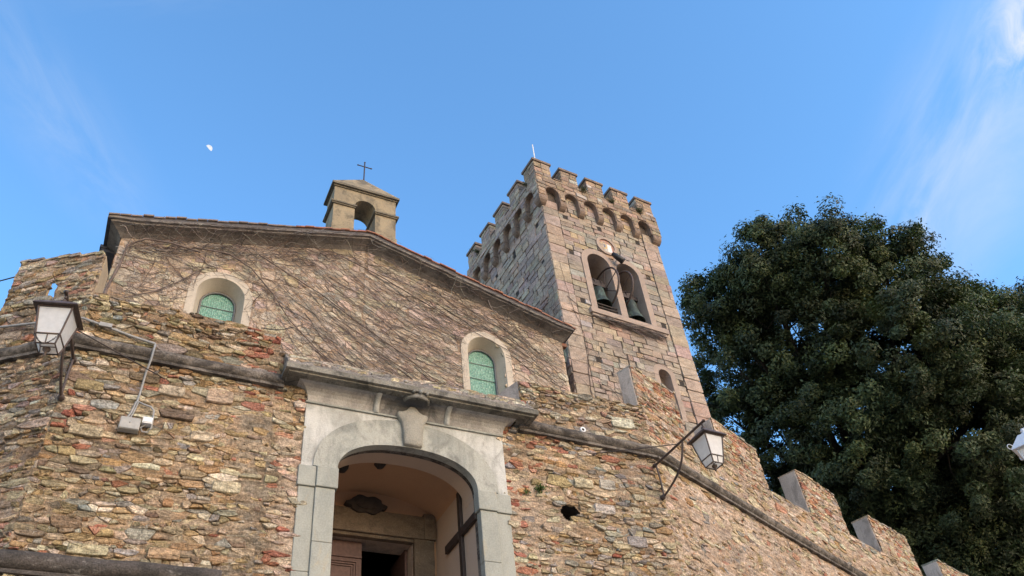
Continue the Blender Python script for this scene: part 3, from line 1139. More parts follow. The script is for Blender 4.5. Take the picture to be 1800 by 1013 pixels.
mb = MB()
rubble(mb, FL, [[(-6, Z0), (0, Z0), (0, 11.0), (-6, 11.2)]], lambda S, Z: ~((S > SLL[0]) & (S < SLL[1]) & (Z > SLL[2])), pal_left, 404,
       mort_col=mortar_tone((0.14, 0.11, 0.085), (0.36, 0.28, 0.21), 61), bias=lambda S, Z: 0.004 + 0 * S)  # darker mortar end paints in the shade of the joints
mb.build('masonry', M['rubble'], castle)
mb = MB()
mb.box((-6, -0.9, 0), (-0.02, -0.035, 10.98), fr=FL)
mb.build('wall_core', M['cheek'], castle)


corner_stones(FL, 0.0, 1, FG, -1.08, Z0, 11.0, pal_gate, 901, 'corner_masonry')
corner_stones(FG, 9.14, 1, FR, 0.0, Z0, 11.05, lambda x, z, r: pal_right(0.5, min(z, 10), r), 902, 'corner_masonry', 0.3)
# merlons ---------------------------------------------------------------------
def merlon(fr, s0, s1, z0, za, zb, seed, pal, mort, thick=0.5, slit=None, cheek='cheek', label=None, bias=None, step=0.03, splay=0.0):
    mo = MB()
    zt = lambda q: za + (zb - za) * (q - s0) / (s1 - s0)

    def block(a, b, zlo, t, zhi=None, sp=0.0):
        """piece of the merlon between a and b; sp shifts its right rear edge"""
        h0, h1 = (zt(a), zt(b)) if zhi is None else (zhi, zhi)
        v = [fr.pt(a, -0.012, zlo), fr.pt(b, -0.012, zlo), fr.pt(b - sp, -t, zlo), fr.pt(a, -t, zlo),
             fr.pt(a, -0.012, h0), fr.pt(b, -0.012, h1), fr.pt(b - sp, -t, h1), fr.pt(a, -t, h0)]
        mo.add(v, [(0, 3, 2, 1), (4, 5, 6, 7), (0, 1, 5, 4), (1, 2, 6, 5), (2, 3, 7, 6), (3, 0, 4, 7)])
    if slit is None:
        block(s0, s1, z0, thick)
    else:
        a, b, c, d = slit
        n_ = 0.22
        nl = 0.55
        block(s0, a - nl, z0, thick)
        block(a - nl, a, z0, 0.045)
        block(a, b, d, 0.045)
        block(b, b + n_, z0, 0.045)
        block(b + n_, s1, z0, thick, None, splay)
    core = mo.build('merlon', M[cheek], castle, 0.014)
    if label: core['label'] = label
    fm = MB()
    kp = ALWAYS if slit is None else (lambda S, Z: ~((S > slit[0]) & (S < slit[1]) & (Z < slit[3])))
    rubble(fm, fr, [[(s0 + 0.012, z0), (s1, z0), (s1, zb), (s0 + 0.012, za)]], kp, pal, seed, mort_col=mort, hrange=(0.008, 0.035), bias=bias, step=step)
    # rough coping of flat stones
    rnd = random.Random(seed)
    x = s0
    while x < s1 - 0.05:
        w = min(rnd.uniform(0.12, 0.32), s1 - x)
        zt0 = za + (zb - za) * (x - s0) / (s1 - s0)
        c = jitter_col(GREY if rnd.random() < 0.6 else TAN, rnd)
        e = rnd.uniform(-0.012, 0.02)
        fm.box((x, (-thick - 0.01) if (slit is None) else -0.04, zt0 - 0.02), (x + w - 0.008, 0.03 + e, zt0 + 0.025 + e), c, fr)
        x += w
    fo = fm.build('facing', M['rubble'], None)
    fo.parent = core
    return core


merlon(FR, -0.1, 1.63, ZP, 12.05, 12.15, 11, pal_right, mort_right, 0.32, label='merlon of orange brick and rubble nearest the portal')
merlon(FR, 3.22, 5.36, ZP, 12.2, 12.17, 12, pal_right, mort_right, 0.5, slit=SL)
merlon(FR2, 7.37 - 5.36, 9.47 - 5.36, ZP, 12.33, 12.25, 13, lambda x, z, r: pal_right(x + 5, z, r), mort_right)
merlon(FR2, 11.45 - 5.36, 14.05 - 5.36, ZP, 12.22, 12.28, 14, lambda x, z, r: pal_right(x + 5, z, r), mort_right, step=0.05)
merlon(FR2, 16.2 - 5.36, 18.9 - 5.36, ZP, 12.1, 12.2, 15, lambda x, z, r: pal_right(x + 5, z, r), mort_right, step=0.05)
merlon(FL, -1.6, -0.02, 10.98, 12.17, 11.92, 16, pal_left, mortar_tone((0.22, 0.17, 0.12), (0.38, 0.29, 0.21), 62), 0.45, slit=SLL, cheek='cream_cheek', splay=0.22,
       label='merlon with a see-through arrow slit and a cream side')


# string courses ---------------------------------------------------------------
def cordon(path, r, mat, parent, seed, lip=True):
    """half-round stone moulding with a fillet below; path of world points on the wall face"""
    rnd = random.Random(seed)
    m_ = MB()
    pts = []
    for (p, q) in zip(path[:-1], path[1:]):
        p, q = Vector(p), Vector(q)
        n = max(2, int((q - p).length / 0.18))
        for i in range(n):
            pts.append(p.lerp(q, i / n))
    pts.append(Vector(path[-1]))
    pts = [p + Vector((rnd.uniform(-.004, .004), rnd.uniform(-.006, .006), rnd.uniform(-.006, .006))) for p in pts]
    m_.tube(pts, [r * rnd.uniform(0.95, 1.04) for _ in pts], 16)
    # joints between the lengths of stone
    return m_


def P3(fr, s, o, z):
    return Vector(fr.pt(s, o, z))


# junction directions for offsetting round the bends
def cordon_run(runs, z, r, mat, name, seed):
    path = [P3(fr, s, 0.035, zz) for fr, s, zz in runs]
    m_ = cordon(path, r, mat, castle, seed)
    low = [p + Vector((0, 0, -r * 1.12)) for p in path]
    for p, q in zip(low[:-1], low[1:]):
        d = (q - p).normalized()
        nrm = Vector((d.y, -d.x, 0)).normalized()
        if nrm.y > 0: nrm = -nrm
        a = [p + nrm * 0.07 + Vector((0, 0, .02)), q + nrm * 0.07 + Vector((0, 0, .02)), q - nrm * 0.1 + Vector((0, 0, .02)), p - nrm * 0.1 + Vector((0, 0, .02))]
        b = [x - Vector((0, 0, 0.05)) for x in a]
        m_.add([tuple(x) for x in a + b], [(0, 1, 2, 3), (7, 6, 5, 4), (0, 4, 5, 1), (1, 5, 6, 2), (2, 6, 7, 3), (3, 7, 4, 0)])
    return m_.build(name, mat, castle)


cordon_run([(FL, -6, 10.05), (FL, 0, 10.05), (FG, 1.98, 10.0)], 10.0, 0.11, M['cordon'], 'string_course', 1)
cordon_run([(FG, 6.2, 10.02), (FR, 0, 9.97), (FR, 5.36, 9.97), (FR2, 4.5, 9.75), (FR2, 14, 9.4)], 10.0, 0.115, M['cordon'], 'string_course', 2)
lc = cordon_run([(FL, -6, 6.62), (FL, 0, 6.62), (FG, 1.45, 6.62)], 6.62, 0.13, M['cordon_dark'], 'string_course', 3)
lc['label'] = 'blackened lower string course'
# the dark putlog hole left of the right lantern and an iron plate at the end of the lower course
mb = MB()
mb.prism(arc(7.05, 8.39, 0.19, 0, 2 * pi, 14)[:-1], -0.4, -0.34, FG)
for i in range(14):
    a0, a1 = 2 * pi * i / 14, 2 * pi * (i + 1) / 14
    q = lambda a, r, o: FG.pt(7.05 + r * (1 + .12 * sin(3 * a)) * cos(a), o, 8.39 + r * .88 * (1 + .1 * sin(4 * a)) * sin(a))
    mb.add([q(a0, .21, .012), q(a1, .21, .012), q(a1, .14, -.34), q(a0, .14, -.34)], [(0, 1, 2, 3)])
mb.build('wall_cavity', M['hole'], castle)

exec_parts = True

# ================================================================== portal
FP = Frame((0, 11.0), 0)
portal = thing('stone_portal', 'grey stone arched church portal with a bracketed cornice and a carved shield', 'portal', (4.11, 11.0, 6.0))
PC = 4.11


def basket(hw, spring, rise, n=36):
    """basket arch outline from right springing to left"""
    pts = []
    for i in range(n + 1):
        t = pi * i / n
        e = 0.86
        x = abs(cos(t)) ** e * (1 if cos(t) >= 0 else -1)
        pts.append((PC + hw * x, spring + rise * sin(t) ** 0.92))
    return pts


SPR, RISE = 8.52, 0.60
# jambs: outer strip, inner pilaster
for sg in (-1, 1):
    m_ = MB()
    a, b = sorted((PC + sg * 1.20, PC + sg * 1.50))
    for (zz0, zz1) in ((5.9, 6.52), (6.523, 7.30), (7.303, 8.17)):
        m_.box((a, -0.13, zz0), (b, 0.03, zz1), fr=FP)
    a2, b2 = sorted((PC + sg * 1.502, PC + sg * 1.75))
    for (zz0, zz1) in ((5.9, 6.85), (6.853, 8.17)):
        m_.box((a2, -0.13, zz0), (b2, 0.0, zz1), fr=FP)
    m_.build('jamb', M['jamb'], portal, 0.012)
    m_ = MB()
    a, b = sorted((PC + sg * 1.165, PC + sg * 1.50))
    m_.box((a, -0.13, 8.174), (b, 0.06, 8.52), fr=FP)
    a2, b2 = sorted((PC + sg * 1.502, PC + sg * 1.775))
    m_.box((a2, -0.13, 8.174), (b2, 0.028, 8.517), fr=FP)
    m_.build('capital', M['jamb'], portal, 0.012)
    # dark weathered inner reveal behind the jamb
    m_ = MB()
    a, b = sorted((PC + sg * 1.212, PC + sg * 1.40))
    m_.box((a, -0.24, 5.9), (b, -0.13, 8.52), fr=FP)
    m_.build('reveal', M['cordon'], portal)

inner = basket(1.18, SPR, RISE)
band = basket(1.56, SPR, 1.08)
# spandrels: plate with the arch cut out
m_ = MB()
outl = [(PC - 1.74, SPR + .002)] + [(PC - 1.74, 9.66), (PC + 1.74, 9.66), (PC + 1.74, SPR + .002)] + basket(1.40, SPR + .002, 0.83)
m_.prism(outl, -0.25, 0.0, FP)
m_.build('spandrel', M['portal_white'], portal)
# archivolt in two lengths with the keystone between
m_ = MB()
m_.prism([(PC + 1.56, SPR + .004)] + band[1:-1] + [(PC - 1.56, SPR + .004)] + [(PC - 1.18, SPR + .004)] + inner[::-1][1:-1] + [(PC + 1.18, SPR + .004)], -0.13, 0.03, FP, smooth_side=True)
m_.build('archivolt', M['portal'], portal, 0.01)
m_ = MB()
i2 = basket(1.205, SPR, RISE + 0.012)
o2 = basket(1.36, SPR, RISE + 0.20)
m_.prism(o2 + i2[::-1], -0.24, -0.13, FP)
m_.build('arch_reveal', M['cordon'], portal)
# string below the cove
m_ = MB()
m_.box((PC - 1.755, -0.2, 9.662), (PC + 1.755, 0.035, 9.685), fr=FP)
m_.box((PC - 1.745, -0.2, 9.688), (PC + 1.745, 0.018, 9.705), fr=FP)
m_.build('string_moulding', M['portal'], portal)


def mitred(prof, hw, fr, mat, name, parent, back=-0.05, seed=0, PC=4.11):
    """profile of (out, z) swept round three sides (returns on both ends)"""
    m2 = MB()
    nseg = 24
    cols = []
    stations = [(-hw, None)] + [(-hw + 2 * hw * i / nseg, i) for i in range(nseg + 1)] + [(hw, None)]
    rings = []
    for k, (x, i) in enumerate(stations):
        ring = []
        for o, z in prof:
            if i is None:
                ring.append(fr.pt(PC + (x - o if k == 0 else x + o), back, z))
            else:
                xx = x
                if i == 0: xx = x - o
                elif i == nseg: xx = x + o
                else: xx = x + (x / hw) * o * (abs(x) / hw) ** 6
                ring.append(fr.pt(PC + xx, o, z))
        rings.append(ring)
    n = len(prof)
    vs = [v for r in rings for v in r]
    fs = []
    for k in range(len(rings) - 1):
        for j in range(n - 1):
            fs.append((k * n + j, (k + 1) * n + j, (k + 1) * n + j + 1, k * n + j + 1))
    m2.add(vs, fs)
    return m2.build(name, mat, parent)


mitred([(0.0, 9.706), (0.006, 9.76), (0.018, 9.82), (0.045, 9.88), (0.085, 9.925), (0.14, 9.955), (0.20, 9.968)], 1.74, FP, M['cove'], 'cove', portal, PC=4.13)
mitred([(0.12, 9.969), (0.30, 9.972), (0.305, 9.955), (0.36, 9.957), (0.362, 9.985), (0.42, 9.99), (0.42, 10.085), (0.40, 10.10)], 1.83, FP, M['cornice'], 'cornice', portal, PC=4.165)
# sloping rubble weathering on the cornice
m_ = MB()
rnd = random.Random(5)
rows = []
NS, NO = 80, 9
for i in range(NS + 1):
    for j in range(NO + 1):
        s = 4.165 - 2.22 + 4.44 * i / NS
        t = j / NO
        e = min(1, 6 * t)
        rows.append(FP.pt(s, 0.395 - 0.42 * t, 10.098 + e * (0.015 + 0.46 * t) + rnd.uniform(-0.02, 0.02) * e * 1.5))
m_.add(rows, [(i * (NO + 1) + j, (i + 1) * (NO + 1) + j, (i + 1) * (NO + 1) + j + 1, i * (NO + 1) + j + 1) for i in range(NS) for j in range(NO)], (0.25, 0.215, 0.175), True)
for sg in (0, NS):
    ends = [rows[sg * (NO + 1) + j] for j in range(NO + 1)]
    m_.add(ends + [FP.pt(4.165 - 2.22 + 4.44 * sg / NS, -0.02, 10.09)], [tuple(range(NO + 2))], (0.25, 0.215, 0.175))
for i in range(90):
    s, t = PC + rnd.uniform(-2.15, 2.1), rnd.uniform(0.25, 1)
    w = rnd.uniform(0.05, 0.16)
    add_stone(m_, Frame((0, 11.0 - 0.395 + 0.42 * t), 0), [(s - w, 10.1 + .46 * t - .03), (s + w * .8, 10.1 + .46 * t - .035), (s + w, 10.1 + .46 * t + .03), (s - w * .9, 10.1 + .46 * t + .04)], 0.003, 0.03,
              jitter_col(pick(rnd, [(3, GREY), (2, TAN), (1, PALE)]), rnd), rnd)
m_.build('weathering', M['rubble'], portal)
# brackets (ribs) in the cove
for rs in (3.53, 4.80):
    m_ = MB()
    prof = [(0.0, 9.708), (0.03, 9.76), (0.042, 9.82), (0.07, 9.88), (0.11, 9.92), (0.16, 9.945), (0.20, 9.958)]
    w = 0.05
    vs = []
    for o, z in prof:
        vs += [FP.pt(rs - w, o, z), FP.pt(rs - w * .5, o + 0.045, z - .012), FP.pt(rs + w * .5, o + 0.045, z - .012), FP.pt(rs + w, o, z)]
    fs = [(i * 4 + j, i * 4 + j + 1, i * 4 + j + 5, i * 4 + j + 4) for i in range(len(prof) - 1) for j in range(3)]
    m_.add(vs, fs, (0.5, 0.5, 0.5), True)
    m_.build('bracket', M['portal_white'], portal)
# keystone shield
shx, shz = 4.155, 9.52
half = [(0.0, 9.135), (0.155, 9.14), (0.163, 9.3), (0.178, 9.45), (0.195, 9.55), (0.228, 9.62), (0.262, 9.68), (0.27, 9.735), (0.245, 9.77), (0.18, 9.775), (0.115, 9.81), (0.075, 9.865), (0.04, 9.895)]
outline = [(shx + x, z) for x, z in half] + [(shx - x, z) for x, z in reversed(half[1:])]
m_ = MB()
cx, cz = shx, 9.52
def shring(k, o): return [FP.pt(cx + (p[0] - cx) * k, o + 0.0, cz + (p[1] - cz) * k) for p in outline]
vs = shring(1, -0.02) + shring(1, 0.085) + shring(0.93, 0.105) + shring(0.5, 0.122) + [FP.pt(cx, 0.126, cz)]
n = len(outline)
fs = [(r * n + i, r * n + (i + 1) % n, (r + 1) * n + (i + 1) % n, (r + 1) * n + i) for r in range(3) for i in range(n)] + [(3 * n + i, 3 * n + (i + 1) % n, 4 * n) for i in range(n)]
m_.add(vs, fs, (0.5, 0.5, 0.5), True)
M['shield'] = stained_material('shield stone', (0.33, 0.31, 0.26), (0.27, 0.255, 0.22), (0.17, 0.16, 0.14), 0.7, 0.5, 0.52, 0.72, 4, 0.8, 0.88, 0.012, 0.15)
m_.build('shield', M['shield'], portal)
# crown above it
m_ = MB()
cc = Vector(FP.pt(4.18, 0.18, 9.905))
NB = 22
vs = []
for k in range(NB + 1):
    a = pi * k / NB
    for r, z in ((0.20, 0.0), (0.235, 0.012), (0.235, 0.028), (0.225, 0.035), (0.24, 0.05), (0.235, 0.075)):
        vs.append((cc.x - r * cos(a), cc.y - r * sin(a) * 0.85, cc.z + z))
fs = [(k * 6 + j, (k + 1) * 6 + j, (k + 1) * 6 + j + 1, k * 6 + j + 1) for k in range(NB) for j in range(5)]
m_.add(vs, fs, (.5, .5, .5), True)
for k in range(7):
    a = pi * (k + 0.5) / 7
    c = (cc.x - 0.275 * cos(a), cc.y - 0.275 * sin(a) * 0.85, cc.z + 0.088)
    m_.lathe([(0.001, -0.036), (0.025, -0.026), (0.036, 0), (0.025, 0.026), (0.001, 0.036)], c, 10)
M['crown'] = stained_material('blackened crown stone', (0.27, 0.26, 0.235), (0.15, 0.145, 0.13), (0.05, 0.05, 0.048), 0.8, 0.7, 0.48, 0.68, 8, 1, 0.9, 0.006, 0.2)
m_.build('crown', M['crown'], portal)

# porch behind the arch: side walls, vault, floor
YB = 12.98
for sg in (1, -1):
    m_ = MB()
    x0, x1 = sorted((PC + sg * 1.225, PC + sg * 1.46))
    m_.box((x0, 11.242, 5.9), (x1, YB, 9.0))
    m_.build('porch_wall', M['porch_wall'], portal)
# plastered band of the porch soffit just inside the arch
m_ = MB()
ib = basket(1.222, SPR, RISE + 0.05)
m_.prism([(PC + 1.45, SPR)] + [(PC + 1.45, 9.7), (PC - 1.45, 9.7), (PC - 1.45, SPR)] + ib[::-1], -0.62, -0.243, FP)
m_.build('soffit_band', M['porch_wall'], portal)
m_ = MB()
va = [(PC + 1.24 * cos(pi * i / 28), 8.86 + 0.52 * sin(pi * i / 28)) for i in range(29)]
vb = [(PC + 1.46, 8.86)] + [(PC + 1.46, 9.8), (PC - 1.46, 9.8), (PC - 1.46, 8.86)]
FV = Frame((0, 0), 0)
m_.prism([(p[0], p[1]) for p in va] + vb[::-1], -YB, -11.622, FV)
m_.build('porch_vault', M['porch'], portal)
m_ = MB()
m_.box((PC - 1.5, 11.0, 5.7), (PC + 1.5, YB, 5.95))
m_.build('threshold', M['door_stone'], portal)
for px_, py_ in ((3.93, 11.95), (3.30, 12.05)):
    m_ = MB()
    zc = 8.86 + 0.52 * sqrt(max(0, 1 - ((px_ - PC) / 1.24) ** 2))
    m_.lathe([(0.001, -0.10), (0.06, -0.09), (0.10, -0.03), (0.11, 0.03)], (px_, py_, zc + 0.0), 14)
    vent = m_.build('ceiling_spotlight', M['dark_stone'])  # dark dome modelled for a small vent in the vault
    tag(vent, 'small dark ceiling lamp under the porch vault, ' + ('near the crown of the arch' if px_ > 3.6 else 'by the left springing of the arch'), 'lamp', 'small lamps under the porch vault')

# ================================================================== church
FC = Frame((0, 13.0), 0)
church = thing('church', 'cream stone church gable with two round-headed green windows under a tiled roof', 'church', (3.84, 13.0, 0))
CX = 3.84
GAB = [(-1.13, 14.22), (CX, 15.63), (8.81, 14.24)]


def roof_z(s):
    return 14.22 + (15.63 - 14.22) * (s + 1.13) / (CX + 1.13) if s < CX else 15.63 + (14.24 - 15.63) * (s - CX) / (8.81 - CX)


WINS = [(0.91, 11.7, 13.30), (6.72, 11.7, 13.30)]          # centre, sill, springing of the surround


def win_outline(c, hw, sill, spring, n=18):
    return [(c - hw, sill), (c + hw, sill)] + arc(c, spring, hw, 0, pi, n)


m_ = MB()
door_hole = [(3.30, 5.9), (4.90, 5.9), (4.90, 8.52), (3.30, 8.52)]
m_.prism([(-1.13, 0), (8.81, 0), (8.81, 14.3), (CX, 15.70), (-1.13, 14.28)], -0.5, -0.02, FC,
         holes=[win_outline(c, 0.44, sl, sp) for c, sl, sp in WINS] + [door_hole])
m_.build('front_wall', M['cheek'], church)


def keep_church(S, Z):
    k = (S > -999)
    for c, sl, sp in WINS:
        k = k & ~(((np.abs(S - c) < 0.56) & (Z < sp) & (Z > sl)) | ((S - c) ** 2 + (Z - sp) ** 2 < 0.56 ** 2))
    return k


def pal_church(x, z, rnd):
    return jitter_col(pick(rnd, [(6, (0.545, 0.45, 0.35)), (4, (0.50, 0.405, 0.315)), (2.5, (0.58, 0.485, 0.38)), (2, (0.44, 0.355, 0.285)), (1, (0.41, 0.355, 0.30)), (0.6, (0.49, 0.40, 0.25)), (0.4, (0.47, 0.345, 0.275))]), rnd, 0.1)


mb = MB()
rubble(mb, FC, [[(-1.13, 10.0), (CX, 10.0), (CX, 15.70), (-1.13, 14.28)], [(CX, 10.0), (8.81, 10.0), (8.81, 14.3), (CX, 15.70)]], keep_church, pal_church, 505,
       rowh=(0.10, 0.19), aspect=(1.0, 2.4), asp=1.5, hrange=(0.006, 0.022), gap=0.008, skip=0,
       bias=lambda S, Z: -0.004 + 0 * S, mort_col=mortar_tone((0.32, 0.25, 0.19), (0.46, 0.36, 0.27), 71), step=0.05)
mb.build('facing', M['church_stone'], church)
# side walls, back, interior
m_ = MB()
m_.box((-1.13, 13.5, 0), (-0.6, 30, 14.1))
m_.box((8.3, 13.5, 0), (8.81, 30, 14.1))
m_.box((-0.6, 29.5, 0), (8.3, 30, 14.1))
m_.box((-0.6, 13.5, 5.7), (8.3, 29.5, 5.9))
m_.box((-1.1, 13.5, 13.9), (8.78, 29.9, 14.1))
m_.build('side_wall', M['dark_inside'], church)
# right side wall facing the tower and left side wall get stones of their own
mb = MB()
FCL = Frame((-1.13, 13.0), radians(-90))
rubble(mb, FCL, [[(-2.5, 10.5), (0, 10.5), (0, 14.2), (-2.5, 14.2)]], ALWAYS, pal_church, 506, rowh=(0.10, 0.19), aspect=(1.0, 2.4), asp=1.5, hrange=(0.006, 0.022),
       mort_col=mortar_tone((0.27, 0.20, 0.145), (0.40, 0.30, 0.215), 72), step=0.07)
mb.build('facing', M['church_stone'], church)
# roof slabs
m_ = MB()
for a, b in (((-1.45, 14.40), (CX, 15.86)), ((CX, 15.86), (9.02, 14.36))):
    m_.prism([a, b, (b[0], b[1] + 0.07), (a[0], a[1] + 0.07)], -17.2, 0.33, FC)
rf = m_.build('roof', M['slate'], church)
# verge tiles along the front edge
m_ = MB()
mg = MB()
rnd = random.Random(9)
x = -1.45
while x < 9.02:
    w = 0.2
    def zr(s): return (14.40 + 1.46 * (s + 1.45) / (CX + 1.45)) if s < CX else (15.86 - 1.50 * (s - CX) / (9.02 - CX))
    j = rnd.uniform(-0.012, 0.012)
    x1 = min(x + w - 0.006, 9.05)
    red = 0.35 if x < 2.4 else 1
    (mg if x < 2.0 else m_).prism([(x, zr(x) + 0.065 + j), (x1, zr(x1) + 0.065 + j), (x1, zr(x1) + 0.10 + j), (x, zr(x) + 0.10 + j)], 0.0, 0.37 + j, FC)
    x += w
vt = m_.build('tiled_verge', M['terracotta'], church)
vt['label'] = 'red verge tiles'
vt = mg.build('tiled_verge', M['cap_stone'], church)
vt['label'] = 'grey weathered verge tiles'
# moulded eaves cornice following the gable
prof = [(0.335, 0.0), (0.335, -0.055), (0.285, -0.065), (0.28, -0.10), (0.20, -0.125), (0.10, -0.17), (0.05, -0.215), (0.02, -0.25)]
m_ = MB()
NSEG = 40
ss = [-1.13 - 0.0] + [(-1.13 + 9.94 * i / NSEG) for i in range(NSEG + 1)] + [8.81]
rings = []
for k, s in enumerate([-1.13] + [(-1.13 + 9.94 * i / NSEG) for i in range(NSEG + 1)] + [8.81]):
    ring = []
    for o, dz in prof:
        z = (14.40 + 1.46 * (s + 1.45) / (CX + 1.45)) if s < CX else (15.86 - 1.50 * (s - CX) / (9.02 - CX))
        if k == 0: ring.append(FC.pt(s - o * .9, -0.6, z + dz))
        elif k == 1: ring.append(FC.pt(s - o * .9, o, z + dz))
        elif k == NSEG + 1: ring.append(FC.pt(s + o * .55, o, z + dz))
        elif k == NSEG + 2: ring.append(FC.pt(s + o * .55, -0.6, z + dz))
        else: ring.append(FC.pt(s, o + 0.006 * sin(s * 7), z + dz))
    rings.append(ring)
n = len(prof)
m_.add([v for r in rings for v in r], [(k * n + j, (k + 1) * n + j, (k + 1) * n + j + 1, k * n + j + 1) for k in range(len(rings) - 1) for j in range(n - 1)])
m_.build('eaves_cornice', M['eave_plaster'], church)
# left eaves: dark gutter slab seen past the merlon
m_ = MB()
m_.box((-1.47, 13.5, 14.26), (-1.10, 20, 14.34))
m_.box((-1.50, 13.48, 14.342), (-1.36, 20, 14.42))
m_.build('side_gutter', M['slate'], church)

# windows
for i, (c, sl, sp) in enumerate(WINS):
    m_ = MB()
    m_.prism([(c - 0.62, sl), (c - 0.62, sp)] + arc(c, sp, 0.62, pi, 0, 22)[1:] + [(c + 0.62, sl), (c + 0.46, sl)] + arc(c, sp, 0.46, 0, pi, 22) + [(c - 0.46, sl)], -0.05, 0.035, FC)
    wo = m_.build('window', M['window_plaster'], church)
    # splayed reveal
    m_ = MB()
    n_ = 22
    a = [(c - 0.46, sl)] + arc(c, sp, 0.46, pi, 0, n_) + [(c + 0.46, sl)]
    b = [(c - 0.35, sl)] + arc(c, sp - 0.03, 0.35, pi, 0, n_) + [(c + 0.35, sl)]
    vs = [FC.pt(p[0], 0.03, p[1]) for p in a] + [FC.pt(p[0], -0.30, p[1]) for p in b]
    L = len(a)
    m_.add(vs, [(k, k + 1, L + k + 1, L + k) for k in range(L - 1)], (.5, .5, .5), True)
    m_.build('reveal', M['window_plaster'], wo)
    m_ = MB()
    pts = [FC.pt(p[0], -0.27, p[1]) for p in ([(c - 0.335, sl)] + arc(c, sp - 0.03, 0.335, pi, 0, n_) + [(c + 0.335, sl)])]
    m_.tube(pts, 0.022, 8)
    for dz in (0.0, 0.42, 0.84, 1.26):
        m_.tube([FC.pt(c - 0.33, -0.28, sp - 0.10 - dz), FC.pt(c + 0.33, -0.28, sp - 0.10 - dz)], 0.007, 6)
    m_.build('frame', M['lead'], wo)
    m_ = MB()
    m_.prism(win_outline(c, 0.345, sl, sp - 0.03), -0.32, -0.295, FC)
    m_.build('pane', M['glass_green'], wo)

# door in the porch
m_ = MB()
m_.prism([(PC - 1.235, 5.9), (3.29, 5.9), (3.29, 8.53), (4.91, 8.53), (4.91, 5.9), (PC + 1.235, 5.9), (PC + 1.235, 9.6), (PC - 1.235, 9.6)], -0.2, 0.035, FC)
m_.build('porch_back_wall', M['porch'], church)
m_ = MB()
m_.box((2.95, 0.0, 8.56), (5.12, 0.12, 9.0), fr=FC)
m_.box((4.90, 0.0, 5.9), (5.28, 0.10, 8.56), fr=FC)
m_.box((5.08, 0.0, 8.56), (5.30, 0.14, 9.06), fr=FC)
m_.box((2.92, 0.0, 5.9), (3.30, 0.10, 8.56), fr=FC)
m_.box((3.30, -0.05, 8.50), (4.90, 0.07, 8.56), fr=FC)
m_.build('door_surround', M['door_stone'], church, 0.012)
m_ = MB()
m_.box((3.30, -0.22, 5.95), (4.02, -0.16, 8.5), fr=FC)
door = m_.build('door', M['door_wood'], church)
for a_, w_ in ((0.08, 0.02), (0.13, 0.012), (0.17, 0.012)):
    m_ = MB()
    x0, x1, z0_, z1_ = 3.30 + a_, 4.02 - a_, 6.0 + a_, 8.22 - a_
    for p0, p1 in (((x0, -0.165, z0_), (x1, -0.14, z0_ + w_)), ((x0, -0.165, z1_ - w_), (x1, -0.14, z1_)), ((x0, -0.165, z0_ + w_), (x0 + w_, -0.14, z1_ - w_)), ((x1 - w_, -0.165, z0_ + w_), (x1, -0.14, z1_ - w_))):
        m_.box(p0, p1, fr=FC)
    m_.build('panel_moulding', M['door_wood'], door)
m_ = MB()
m_.box((3.30, -0.165, 8.20), (4.02, -0.135, 8.24), fr=FC)
m_.build('panel_moulding', M['door_wood'], door)
# second leaf swung inwards
m_ = MB()
m_.box((4.84, 13.24, 5.95), (4.89, 14.0, 8.5))
m_.build('door', M['door_wood'], church)
# carved cartouche above the lintel
car = []
for i in range(64):
    t = 2 * pi * i / 64
    r = 1 + 0.10 * cos(6 * t + 0.3) + 0.05 * cos(10 * t)
    car.append((3.99 + 0.34 * r * cos(t), 9.07 + 0.165 * r * sin(t)))
m_ = MB()
m_.prism(car, 0.036, 0.17, FC)
m_.prism(arc(3.99, 9.07, 0.2, 0, 2 * pi, 24, 0.1)[:-1], 0.172, 0.2, FC)
m_.build('cartouche', M['dark_stone'], church, 0.012)

# bell gable
FB = Frame((0, 13.0), 0)
bg_s0, bg_s1 = 3.02, 4.58
m_ = MB()
OC, OW = 3.80, 0.26
m_.prism([(bg_s0, 15.3), (OC - OW, 15.3), (OC - OW, 17.12)] + arc(OC, 17.12, OW, pi, 0, 16)[1:] + [(OC + OW, 15.3), (bg_s1, 15.3), (bg_s1, 17.64), (bg_s0, 17.64)], -0.66, 0.0, FB, smooth_side=False)
bgable = m_.build('bell_gable', M['bellcote'], church)
for a, b in ((bg_s0 - 0.05, OC - OW + 0.02), (OC + OW - 0.02, bg_s1 + 0.05)):
    m_ = MB()
    m_.box((a, -0.70, 17.00), (b, 0.035, 17.036), fr=FB)
    m_.box((a - 0.02, -0.72, 17.036), (b + 0.02, 0.06, 17.085), fr=FB)
    m_.build('ledge', M['bellcote_coping'], bgable)
m_ = MB()
m_.box((bg_s0 - 0.03, -0.69, 17.642), (bg_s1 + 0.03, 0.03, 17.68), fr=FB)
m_.box((bg_s0 - 0.08, -0.74, 17.682), (bg_s1 + 0.08, 0.08, 17.75), fr=FB)
m_.build('coping', M['bellcote_coping'], bgable)
m_ = MB()
q = [FB.pt(bg_s0 - 0.07, 0.07, 17.752), FB.pt(bg_s1 + 0.07, 0.07, 17.752), FB.pt(bg_s1 + 0.07, -0.73, 17.752), FB.pt(bg_s0 - 0.07, -0.73, 17.752), FB.pt(3.80, -0.3, 18.56)]
m_.add(q, [(0, 1, 4), (1, 2, 4), (2, 3, 4), (3, 0, 4)])
m_.build('cap', M['bellcote'], bgable)
for a, b in ((bg_s0 - 0.02, OC - OW - 0.002), (OC + OW + 0.002, bg_s1 + 0.02)):
    m_ = MB()
    m_.box((a, -0.68, 15.3), (b, 0.025, 16.28), fr=FB)
    m_.build('plinth', M['bellcote'], bgable)
